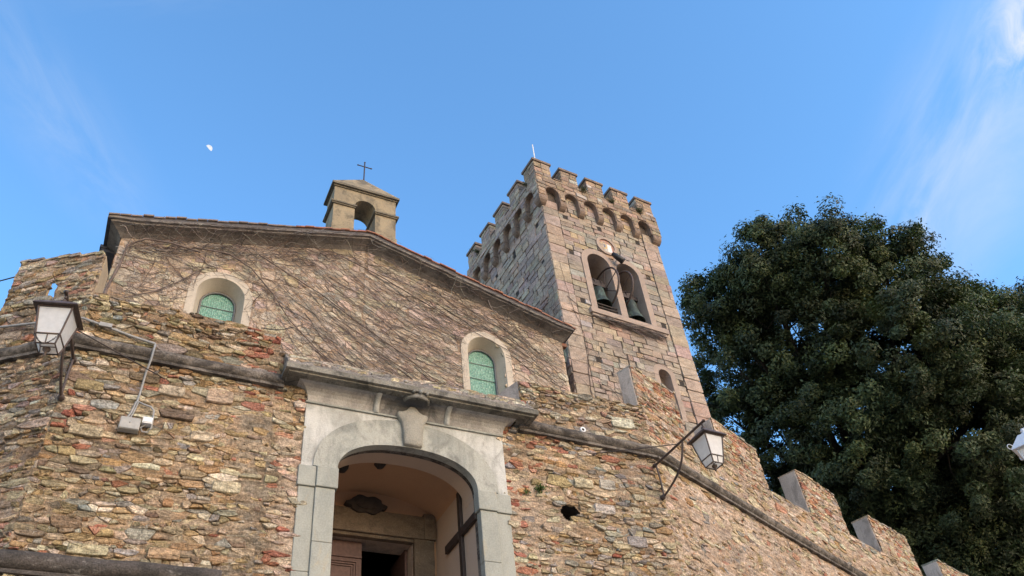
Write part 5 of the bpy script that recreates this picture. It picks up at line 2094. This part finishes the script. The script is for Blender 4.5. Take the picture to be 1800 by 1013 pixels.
# thick old stems
m_ = MB()
def thick(pts, r): m_.tube([FC.pt(*p) for p in pts], [0.7 * r * (1 - 0.5 * i / len(pts)) for i in range(len(pts))], 7)
thick([(-1.08, 0.07, 11.0), (-1.06, 0.08, 12.0), (-1.10, 0.08, 12.8), (-1.0, 0.09, 13.5), (-0.98, 0.1, 14.0), (-0.7, 0.14, 14.25), (-0.2, 0.16, 14.28), (0.35, 0.15, 14.22)], 0.045)
thick([(0.2, 0.12, 14.35), (0.9, 0.12, 14.4), (1.4, 0.1, 14.15), (1.9, 0.08, 13.6), (2.3, 0.07, 13.0), (2.9, 0.06, 12.4), (3.6, 0.06, 11.9)], 0.024)
thick([(1.5, 0.1, 14.6), (2.1, 0.08, 14.3), (2.9, 0.07, 13.9), (3.8, 0.06, 13.3), (4.8, 0.06, 12.7), (5.6, 0.06, 12.1)], 0.02)
thick([(2.05, 0.06, 11.75), (2.5, 0.07, 11.55), (3.0, 0.07, 11.65), (3.5, 0.07, 11.45), (4.2, 0.07, 11.4), (4.9, 0.06, 11.2)], 0.016)
thick([(2.6, 0.07, 12.1), (2.85, 0.07, 12.15), (3.2, 0.07, 12.05), (3.9, 0.07, 12.0)], 0.014)
thick([(-0.9, 0.07, 12.6), (-0.3, 0.06, 13.0), (0.1, 0.06, 13.4), (0.5, 0.07, 13.9), (1.0, 0.08, 14.2)], 0.018)
thick([(3.2, 0.09, 15.2), (4.1, 0.08, 14.9), (5.2, 0.07, 14.4), (6.3, 0.06, 13.9), (7.3, 0.06, 13.5), (8.3, 0.06, 13.1)], 0.016)
m_.build('main_stem', M['branch'], creeper)

# creeper on the tower foot
rnd = random.Random(78)
paths, radii, cols = [], [], []
for i in range(70):
    s, z = rnd.uniform(0.05, 2.2), rnd.uniform(12.2, 15.2)
    a = rnd.gauss(-0.35, 0.4) if rnd.random() < 0.75 else rnd.gauss(1.7, 0.3)
    P = []
    for k in range(rnd.randint(6, 16)):
        P.append(FT.pt(s, 0.045 + rnd.uniform(0, 0.012), z))
        a += rnd.uniform(-0.25, 0.25)
        s += 0.08 * cos(a)
        z += 0.08 * sin(a)
        if s < 0.02 or s > 4.2: break
    paths.append(P); radii.append(rnd.uniform(0.003, 0.007)); cols.append(jitter_col(rnd.choice(VCOLS), rnd))
for base, pts in ((0.011, [(0.45, 12.2), (0.42, 13.4), (0.5, 14.2), (0.62, 14.9), (0.5, 15.6), (0.35, 16.2), (0.28, 17.0), (0.20, 18.0)]), (0.011, [(0.3, 16.0), (0.6, 15.95), (0.9, 15.9), (1.1, 15.95)]), (0.010, [(0.25, 16.5), (0.5, 16.3), (0.8, 16.1), (1.0, 16.02)]), (0.008, [(2.4, 15.05), (2.9, 14.95), (3.4, 14.85), (3.75, 14.8), (4.2, 14.9)])):
    P = []
    for (s0, z0_), (s1, z1_) in zip(pts[:-1], pts[1:]):
        for k in range(6): P.append(FT.pt(s0 + (s1 - s0) * k / 6 + rnd.uniform(-.012, .012), 0.05, z0_ + (z1_ - z0_) * k / 6 + rnd.uniform(-.012, .012)))
    paths.append(P); radii.append(base); cols.append((0.13, 0.095, 0.08))
# bundle under the sill
for i in range(230):
    s = rnd.uniform(0.95, 3.2)
    z = 16.06 - rnd.uniform(0, 0.13)
    P = []
    a = rnd.gauss(-0.06, 0.12)
    o = rnd.uniform(0.06, 0.15)
    for k in range(rnd.randint(5, 12)):
        P.append(FT.pt(s, o, z))
        a += rnd.uniform(-0.15, 0.15)
        s += 0.07 * cos(a)
        z += 0.07 * sin(a)
        o = max(0.05, o + rnd.uniform(-0.015, 0.015))
        if s > 3.45: break
    paths.append(P); radii.append(rnd.uniform(0.004, 0.01)); cols.append(jitter_col(rnd.choice(VCOLS), rnd))
# grey mat on the shaded left face
for i in range(700):
    s, z = -abs(rnd.gauss(0, 0.9)) - 0.02, rnd.uniform(10.8, 17.2)
    if rnd.random() < (z - 13.5) / 4.5: continue
    a = rnd.gauss(pi / 2, 0.5) if rnd.random() < 0.6 else rnd.uniform(0, 6.28)
    P = []
    for k in range(rnd.randint(4, 12)):
        P.append(FS.pt(s, 0.035 + rnd.uniform(0, 0.03), z))
        a += rnd.uniform(-0.3, 0.3)
        s += 0.08 * cos(a)
        z += 0.08 * sin(a)
        if s > -0.01: break
    if len(P) < 4: continue
    paths.append(P); radii.append(rnd.uniform(0.003, 0.008)); cols.append(jitter_col((0.12, 0.105, 0.10), rnd, 0.35))
V_, F_, C_ = stem_tubes(paths, radii, cols)
tag(numpy_mesh('climbing_creeper', V_, F_, C_, M['vine'], None, True), 'sparse bare creeper on the tower foot and bundled under the belfry sill', 'creeper')


# ================================================================== leaves
def leaf_cloud(name, centres, normals, cols, size, mat, parent, asp=0.42, seed=1):
    """one small folded leaf (two triangles) per centre"""
    r = np.random.default_rng(seed)
    n = len(centres)
    k = normals + r.normal(size=(n, 3)) * 0.55
    k /= np.linalg.norm(k, axis=1, keepdims=True)
    d = np.cross(k, r.normal(size=(n, 3)))
    d /= np.linalg.norm(d, axis=1, keepdims=True)
    u = np.cross(k, d)
    L = (size * r.uniform(0.7, 1.35, n))[:, None]
    w = L * asp
    p0 = centres - d * L * 0.5
    p1 = centres + u * w * 0.5 + k * w * 0.15
    p2 = centres + d * L * 0.5
    p3 = centres - u * w * 0.5 + k * w * 0.15
    V = np.stack([p0, p1, p2, p3], 1).reshape(-1, 3)
    F = np.arange(4 * n).reshape(n, 4)
    return numpy_mesh(name, V, F, cols, mat, parent, False)


# holm oak
BLOBS = [(25.17, 16.2, 25.26, 2.94),
         (23.11, 17.49, 25.77, 2.36),
         (22.41, 19.98, 25.19, 1.99),
         (27.72, 15.36, 24.64, 2.65),
         (26.18, 19.27, 23.8, 4.08),
         (27.83, 16.59, 21.52, 3.91),
         (23.72, 21.4, 23.17, 2.42),
         (30.23, 14.92, 21.75, 2.84),
         (32.38, 15.06, 20.45, 2.6),
         (27.4, 19.92, 19.63, 4.22),
         (30.23, 17.69, 18.22, 3.95),
         (25.37, 21.86, 19.89, 3.19),
         (24.45, 23.4, 21.89, 2.07),
         (33.77, 17.9, 17.05, 3.31),
         (30.97, 21.63, 17.05, 3.68),
         (27.77, 23.26, 18.27, 2.51),
         (36.09, 15.81, 18.7, 3.62),
         (34.02, 21.49, 15.52, 3.45),
         (29.3, 22.15, 15.54, 2.6),
         (31.03, 21.34, 14.37, 2.79),
         (28.54, 23.52, 16.62, 2.46),
         (33.28, 19.4, 14.96, 2.79),
         (34.53, 13.45, 22.72, 2.22),
         (31.23, 23.58, 14.14, 3.14)]
tree = thing('holm_oak', 'huge dark green evergreen oak rising behind the right end of the castle wall', 'tree', (30.9, 24.0, 0))
r = np.random.default_rng(5)
cen, nor, col = [], [], []
for (bx, by, bz, br) in BLOBS:
    nc = int((11.5 if br in (2.42, 2.07, 3.19) else 20) * br * br)
    dirs = r.normal(size=(nc, 3))
    dirs /= np.linalg.norm(dirs, axis=1, keepdims=True)
    rad = br * r.uniform(0.5, 1.0, nc)
    rad = np.maximum(rad - 0.28, 0.2)
    blob_tone = r.uniform(0.8, 1.25)
    for d, q in zip(dirs, rad):
        c = np.array([bx, by, bz]) + d * q
        # skip sprays buried deep inside another mass
        deep = False
        for (ox, oy, oz, orad) in BLOBS:
            if (c[0] - ox) ** 2 + (c[1] - oy) ** 2 + (c[2] - oz) ** 2 < (0.42 * orad) ** 2: deep = True
        if deep: continue
        m = int(r.integers(170, 330))
        spread = r.uniform(0.32, 0.62)
        ax = d + r.normal(size=3) * 0.5 + np.array([0, 0, 0.25])
        ax /= np.linalg.norm(ax)
        q3 = r.normal(size=(m, 3))
        q3 /= np.linalg.norm(q3, axis=1, keepdims=True)
        q3 += ax * 0.35
        off = q3 * (spread * r.uniform(0.25, 1.0, m) ** 0.6)[:, None] * np.array([1, 1, 0.8])
        tip = r.uniform(0, 1, m) < 0.10
        off[tip] *= r.uniform(1.1, 1.6, (int(tip.sum()), 1))
        cen.append(c + off)
        nn = q3 * 0.8 + ax * 0.5 + np.array([0, 0, 0.25])
        nor.append(nn)
        tone = r.uniform(0.55, 1.55) * blob_tone
        yel = r.uniform(0, 1) ** 2
        base = np.array([0.042 + 0.032 * yel, 0.058 + 0.030 * yel, 0.027 + 0.006 * yel]) * tone
        col.append(base[None] * r.uniform(0.65, 1.45, (m, 1)))
cen, nor, col = np.concatenate(cen), np.concatenate(nor), np.concatenate(col)
leaf_cloud('crown', cen, nor, col, 0.165, M['leaf'], tree, 0.42, 8)
m_ = MB()
rnd = random.Random(15)
m_.tube([(30.9, 24.0, 0), (30.8, 23.9, 5), (30.6, 23.6, 10), (29.9, 22.9, 14.6), (29.0, 21.6, 18), (28.0, 20.0, 21.2)], [0.8, 0.68, 0.6, 0.5, 0.38, 0.25], 12)
m_.build('trunk', M['bark'], tree)
m_ = MB()
for (bx, by, bz, br) in BLOBS:
    zs_ = rnd.uniform(14.6, 19)
    st = Vector((29.9 - 0.3 * (zs_ - 14.6), 22.9 - 0.42 * (zs_ - 14.6), zs_))
    en = Vector((bx, by, bz))
    mid = st.lerp(en, 0.5) + Vector((rnd.uniform(-.6, .6), rnd.uniform(-.6, .6), rnd.uniform(-0.2, 0.8)))
    q1 = st.lerp(mid, 0.5) + Vector((rnd.uniform(-.2, .2), rnd.uniform(-.2, .2), 0.1))
    m_.tube([tuple(st), tuple(q1), tuple(mid), tuple(mid.lerp(en, 0.5)), tuple(en)], [0.26, 0.2, 0.15, 0.1, 0.06], 8)
    for k in range(8):
        d = Vector((rnd.gauss(0, 1), rnd.gauss(0, 1), rnd.gauss(0.3, 1))).normalized() * br * rnd.uniform(0.6, 0.95)
        b0 = mid.lerp(en, rnd.uniform(0.5, 1))
        m_.tube([tuple(b0), tuple(b0 + d * 0.5 + Vector((0, 0, 0.1))), tuple(en + d)], [0.045, 0.03, 0.012], 5)
m_.build('limbs', M['bark'], tree)


def tuft(name, label, centre, nrm, rad, n, seed, col=(0.07, 0.10, 0.03), size=0.05, cat='plant', group=None):
    rr = np.random.default_rng(seed)
    c = np.array(centre)[None] + rr.normal(size=(n, 3)) * rad * np.array([[1, 0.6, 0.7]]) + np.array(nrm)[None] * rad * rr.uniform(0, 1.4, (n, 1))
    cc = np.array(col)[None] * rr.uniform(0.55, 1.5, (n, 1))
    d = rr.normal(size=(n, 3)) + np.array(nrm)[None]
    d /= np.linalg.norm(d, axis=1, keepdims=True)
    u = np.cross(d, rr.normal(size=(n, 3)))
    u /= np.linalg.norm(u, axis=1, keepdims=True)
    L = (size * rr.uniform(0.6, 1.3, n))[:, None]
    root = np.array(centre) - np.array(nrm) * rad * 0.8
    V = [root + np.array([0.002, 0, 0]), root - np.array([0.002, 0, 0])]
    F = []
    C = []
    for q, dd, uu, ll, kk in zip(c, d, u, L, cc):
        i = len(V)
        V += [q - dd * ll * .5 + uu * 0.003, q - dd * ll * .5 - uu * 0.003, q - uu * ll * .2, q + dd * ll * .5, q + uu * ll * .2]
        F += [(0, 1, i + 1, i), (i, i + 2, i + 3, i + 4)]
        C += [kk * 0.7, kk]
    o = numpy_mesh(name, np.array(V), np.array(F), np.array(C), M['leaf'], None, False)
    return tag(o, label, cat, group)


tuft('wall_fern', 'small green fern growing from the wall right of the portal', FG.pt(6.47, 0.05, 8.74), (0, -1, 0.2), 0.05, 120, 1, (0.08, 0.13, 0.035), 0.05)
tuft('wall_fern', 'tiny green sprout on the wall just beside the portal jamb', FG.pt(6.21, 0.05, 8.64), (0, -1, 0.2), 0.025, 40, 2, (0.08, 0.13, 0.035), 0.04)
for k, (s, o, z, lab) in enumerate([(1.55, 0.2, 21.33, 'dry green weed tuft on the tower parapet below the second gap'), (2.62, 0.2, 21.28, 'dry green weed tuft on the tower parapet below the third gap'), (3.72, 0.2, 21.33, 'dry green weed tuft at the right end of the tower parapet')]):
    tuft('weed_tuft', lab, FT.pt(s, o, z), (0, -0.8, 0.5), 0.07, 150, 20 + k, (0.085, 0.085, 0.04), 0.055, 'weed', 'weeds on the tower parapet')
tuft('weed_tuft', 'weed tuft at the back of the tower left parapet', FS.pt(-3.6, 0.2, 21.45), (-0.8, 0, 0.4), 0.08, 180, 31, (0.06, 0.075, 0.04), 0.055, 'weed', 'weeds on the tower parapet')
tuft('weed_tuft', 'weed tuft beside the corner merlon on the tower left parapet', FS.pt(-0.35, 0.2, 21.35), (-0.8, 0, 0.4), 0.06, 110, 32, (0.07, 0.075, 0.04), 0.05, 'weed', 'weeds on the tower parapet')


# ================================================================== lanterns
def quad_ring(c, hw, z, ang):
    return [(c[0] + hw * (a * cos(ang) - b * sin(ang)), c[1] + hw * (a * sin(ang) + b * cos(ang)), z) for a, b in ((-1, -1), (1, -1), (1, 1), (-1, 1))]


def lantern(root, top, ang, metal, glass, k=1.0, roof_h=0.1):
    """square tapered lantern hanging below 'top'"""
    x, y, z = top
    c = (x, y)
    m2 = MB()
    zr = z - 0.38 * k
    r0 = quad_ring(c, 0.27 * k, zr, ang)
    r1 = quad_ring(c, 0.255 * k, zr + 0.035 * k, ang)
    r2 = quad_ring(c, 0.10 * k, zr + (0.16 + roof_h) * k, ang)
    r3 = quad_ring(c, 0.20 * k, zr - 0.002, ang)
    m2.add(r0 + r1 + r2 + r3, [(0, 1, 5, 4), (1, 2, 6, 5), (2, 3, 7, 6), (3, 0, 4, 7), (4, 5, 9, 8), (5, 6, 10, 9), (6, 7, 11, 10), (7, 4, 8, 11), (8, 9, 10, 11), (0, 12, 13, 1), (1, 13, 14, 2), (2, 14, 15, 3), (3, 15, 12, 0)])
    m2.lathe([(0.10 * k, -0.01), (0.06 * k, 0.03), (0.03 * k, 0.05), (0.045 * k, 0.075), (0.02 * k, 0.11), (0.001, 0.12)], (x, y, zr + (0.16 + roof_h) * k), 12)
    m2.build('lamp_roof', metal, root)
    zs = [(0.205, -0.01), (0.145, -0.42), (0.115, -0.56)]
    m2 = MB()
    rings = [quad_ring(c, hw * k, zr + dz * k, ang) for hw, dz in zs]
    for i in range(4):
        m2.tube([rings[0][i], rings[1][i], rings[2][i]], 0.013 * k, 6)
    for rg in rings:
        m2.tube(rg + [rg[0]], 0.012 * k, 6)
    m2.tube([tuple((Vector(rings[1][0]) + Vector(rings[1][1])) / 2), tuple((Vector(rings[2][0]) + Vector(rings[2][1])) / 2)], 0.008 * k, 6)
    m2.lathe([(0.001, -0.12), (0.02, -0.09), (0.012, -0.06), (0.045, -0.03), (0.05, 0.0)], (x, y, zr - 0.56 * k), 10)
    m2.build('lamp_frame', metal, root)
    for i in range(4):
        m2 = MB()
        j = (i + 1) % 4
        sh = lambda p: (c[0] + (p[0] - c[0]) * 0.97, c[1] + (p[1] - c[1]) * 0.97, p[2])
        m2.add([sh(rings[0][i]), sh(rings[0][j]), sh(rings[1][j]), sh(rings[1][i]), sh(rings[2][j]), sh(rings[2][i])], [(0, 3, 2, 1), (3, 5, 4, 2)])
        m2.build('lamp_pane', glass, root)


def bracket(root, anchor, lower, out, L, metal, droop=0.0):
    m2 = MB()
    a = Vector(anchor)
    o = Vector(out).normalized()
    e = a + o * L
    m2.tube([tuple(a - o * 0.05), tuple(a + o * L * 0.5), tuple(e + o * 0.06)], 0.024, 8)
    m2.lathe([(0.001, -0.03), (0.04, -0.02), (0.045, 0.03), (0.02, 0.06)], tuple(a), 10, axis=tuple(o))
    m2.lathe([(0.001, -0.03), (0.035, 0), (0.001, 0.03)], tuple(e + o * 0.07), 8, axis=tuple(o))
    m2.build('arm', metal, root)
    m2 = MB()
    lo = Vector(lower)
    m2.tube([tuple(lo + o * 0.03), tuple(lo.lerp(a, 0.5) + o * 0.05), tuple(a + o * 0.04)], 0.018, 7)
    pts = []
    tgt = a + o * L * 0.60 - Vector((0, 0, 0.02))
    for i in range(11):
        t = i / 10
        p = lo.lerp(tgt, t) + o * 0.16 * sin(pi * t) - Vector((0, 0, 0.10)) * sin(pi * t)
        pts.append(tuple(p + o * 0.03 * (1 - t)))
    m2.tube(pts, 0.021, 8)
    m2.lathe([(0.05, -0.03), (0.045, 0.02), (0.02, 0.05), (0.001, 0.055)], tuple(lo), 10, axis=tuple(o))
    m2.build('brace', metal, root)
    m2 = MB()
    m2.tube([tuple(e), tuple(e - Vector((0, 0, 0.06)))], 0.016, 6)
    m2.build('hanger', metal, root)
    return e


root = thing('wall_lantern', 'brown iron lantern on a curved bracket at the left corner of the wall', 'lantern', (-1.05, 11.0, 9.0), 'lanterns on wall brackets')
e = bracket(root, (-1.05, 10.98, 9.66), (-1.05, 10.97, 9.0), (-0.14, -0.99, 0), 1.42, M['lamp_iron'])
lantern(root, e, radians(-13), M['lamp_iron'], M['lamp_glass'], 0.98, 0.02)
m_ = MB()   # a chain looped round the foot of the lantern
zr = e.z - 0.38
q = quad_ring((e.x, e.y), 0.15, zr - 0.42, radians(-13))
a, b = Vector(q[0]), Vector(q[1])
for i in range(26):
    t = i / 26
    p = a.lerp(b, t) + Vector((0, -0.02, -0.17 * sin(pi * t)))
    m_.lathe([(0.004, -0.006), (0.012, 0), (0.004, 0.006)], tuple(p), 6, axis=(cos(i * 1.57), sin(i * 1.57), 0.2))
m_.build('chain', M['iron'], root)
m_ = MB()
m_.tube([tuple(Vector(e) - Vector((0, -0.55, 0.02))), (0.22, 10.98, 9.62)], 0.009, 6)
m_.build('stay_rod', M['iron'], root)
root = thing('wall_lantern', 'brown iron lantern on a curved bracket right of the portal', 'lantern', (9.06, 11.0, 8.97), 'lanterns on wall brackets')
e = bracket(root, (9.06, 10.98, 9.63), (9.08, 10.98, 8.97), (0.02, -1, 0), 1.52, M['lamp_iron'])
lantern(root, e, radians(2), M['lamp_iron'], M['lamp_glass'], 0.94, 0.02)
m_ = MB()
m_.tube([(9.06, 10.2, 9.63), (7.71, 10.99, 9.66)], 0.009, 6)
m_.build('stay_rod', M['iron'], root)
root = thing('wall_lantern', 'white painted lantern with scrolls cut off by the right edge of the view', 'lantern', (12.75, 6.4, 7.5))
tp = Vector((12.80, 6.36, 8.24))
lantern(root, tp, radians(20), M['lamp_white'], M['lamp_glass'], 0.95, 0.10)
m_ = MB()
m_.tube([tuple(tp + Vector((0, 0, -0.05))), tuple(tp + Vector((0.25, -0.25, 0.2))), tuple(tp + Vector((1.6, -1.2, 0.15))), tuple(tp + Vector((1.6, -1.2, -8.4)))], 0.03, 8)
m_.build('post', M['lamp_white'], root)
for i, qq in enumerate(quad_ring((tp.x, tp.y), 0.25, tp.z - 0.33, radians(20))):
    m_ = MB()
    d = (Vector(qq) - Vector((tp.x, tp.y, tp.z - 0.33))).normalized()
    pts = []
    for k in range(14):
        t = k / 13 * 1.6 * pi
        pts.append(tuple(Vector(qq) + d * 0.045 * (sin(t)) + Vector((0, 0, 0.045 * (1 - cos(t)) - 0.02))))
    m_.tube(pts, 0.007, 5)
    m_.build('scroll', M['lamp_white'], root)

# ================================================================== small fittings on the wall
root = thing('junction_box', 'grey electrical box on the rubble wall below the left conduit', 'box', FG.pt(-0.1, 0.05, 8.72))
m_ = MB()
m_.box((-0.235, 0.03, 8.62), (0.035, 0.14, 8.82), fr=FG)
m_.build('housing', M['grey_plastic'], root, 0.008)
m_ = MB()
m_.box((-0.225, 0.141, 8.63), (0.025, 0.15, 8.81), fr=FG)
m_.lathe([(0.014, 0), (0.014, 0.006), (0.001, 0.006)], FG.pt(-0.10, 0.15, 8.73), 10, axis=(0, -1, 0))
m_.build('cover', M['grey_plastic'], root)
root = thing('sensor_box', 'small white box beside the grey electrical box', 'box', FG.pt(0.11, 0.05, 8.78))
m_ = MB()
m_.box((0.05, 0.03, 8.755), (0.185, 0.15, 8.86), fr=FG)
m_.build('housing', M['white_plastic'], root, 0.006)
m_ = MB()
m_.box((0.06, 0.151, 8.775), (0.175, 0.156, 8.845), fr=FG)
m_.build('cover', M['white_plastic'], root)
m_ = MB()
m_.tube([FG.pt(-0.03, 0.10, 10.20), FG.pt(-0.035, 0.18, 10.05), FG.pt(-0.04, 0.16, 9.85), FG.pt(-0.06, 0.08, 9.7), FG.pt(-0.07, 0.06, 9.3), FG.pt(-0.08, 0.06, 9.12)], 0.016, 8)
m_.tube([FG.pt(-0.09, 0.07, 9.13), FG.pt(-0.12, 0.06, 8.95), FG.pt(-0.16, 0.08, 8.8)], 0.016, 8)
m_.tube([FG.pt(-0.06, 0.07, 9.13), FG.pt(-0.09, 0.07, 8.95), FG.pt(-0.12, 0.08, 8.8)], 0.012, 8)
tag(m_.build('conduit', M['cable']), 'grey conduit running down over the string course to the grey box', 'conduit')
m_ = MB()
m_.tube([FG.pt(-0.07, 0.07, 9.14), FG.pt(0.03, 0.08, 9.10), FG.pt(0.12, 0.08, 9.08), FG.pt(0.17, 0.09, 9.02), FG.pt(0.185, 0.09, 8.85), FG.pt(0.19, 0.09, 8.72), FG.pt(0.15, 0.09, 8.64), FG.pt(0.08, 0.09, 8.64), FG.pt(0.05, 0.09, 8.70), FG.pt(0.10, 0.09, 8.76)], 0.014, 8)
tag(m_.build('cable_loop', M['cable']), 'grey cable looping down past the small white box', 'cable')
m_ = MB()
m_.tube([FL.pt(-1.9, 0.15, 10.62), FL.pt(-0.8, 0.09, 10.55), FL.pt(0.02, 0.09, 10.45), FG.pt(0.0 - 0.7, 0.08, 10.36), FG.pt(-0.35, 0.08, 10.28), FG.pt(-0.03, 0.09, 10.22)], 0.02, 8)
for p in (FG.pt(-0.78, 0.11, 10.38), ):
    m_.box((p[0] - 0.09, p[1] - 0.02, p[2] - 0.035), (p[0] + 0.09, p[1] + 0.01, p[2] + 0.035))
tag(m_.build('wall_cable', M['cable']), 'pale cable fixed along the top of the left rubble wall', 'cable')
m_ = MB()
P0, P1 = Vector(FL.pt(-1.62, -0.2, 12.1)), Vector((-14, 23, 17.0))
pts = [tuple(P0.lerp(P1, t / 12) - Vector((0, 0, 1.2 * sin(pi * t / 12)))) for t in range(13)]
m_.tube(pts, 0.012, 5)
tag(m_.build('overhead_wire', M['black_plastic']), 'thin black overhead wire leaving the left merlon against the sky', 'wire')
m_ = MB()
m_.lathe([(0.028, 0.05), (0.056, 0.056), (0.06, 0.04), (0.056, -0.03), ], FG.pt(7.58, 0.02, 10.16), 16, axis=(0, -1, 0))
po = m_.build('drain_outlet', M['white_plastic'])
tag(po, 'small white round pipe outlet in the wall above the right string course', 'outlet')
m_ = MB()
m_.lathe([(0.036, 0.045), (0.001, 0.03)], FG.pt(7.58, 0.02, 10.16), 16, axis=(0, -1, 0))
m_.build('bore', M['hole'], po)  # shallow dish, the dark of the bore is in its colour
po_l = None

# ================================================================== the moon
D_M = Vector((0.374, 203.606, 253.215 - 1.65)).normalized()
mc = Vector((0, 0, 1.65)) + D_M * 900
lit = (RIGHT * 0.80 + UP * 0.60).normalized()
side = D_M.cross(lit).normalized()
rm = 900 * 5.7 / 1450
m_ = MB()  # only the bright half is built, the phase is put into the shape
NU, NV = 20, 12
vs, fs = [], []
ax = (side - D_M * side.dot(D_M)).normalized()
for i in range(NU + 1):
    th = pi * i / NU                                   # along the terminator axis
    for j in range(NV + 1):
        ph = -pi / 2 + 0.10 - 0 + (pi - 0.0) * j / NV  # half of the sphere round the lit direction
        v = ax * cos(th) + (lit * cos(ph) + D_M * sin(ph)) * sin(th)
        vs.append(tuple(mc + v * rm))
for i in range(NU):
    for j in range(NV):
        a = i * (NV + 1) + j
        fs.append((a, a + 1, a + NV + 2, a + NV + 1))
m_.add(vs, fs, (1, 1, 1), True)
tag(m_.build('moon', M['moon']), 'white half moon in the blue sky above the church roof', 'moon')
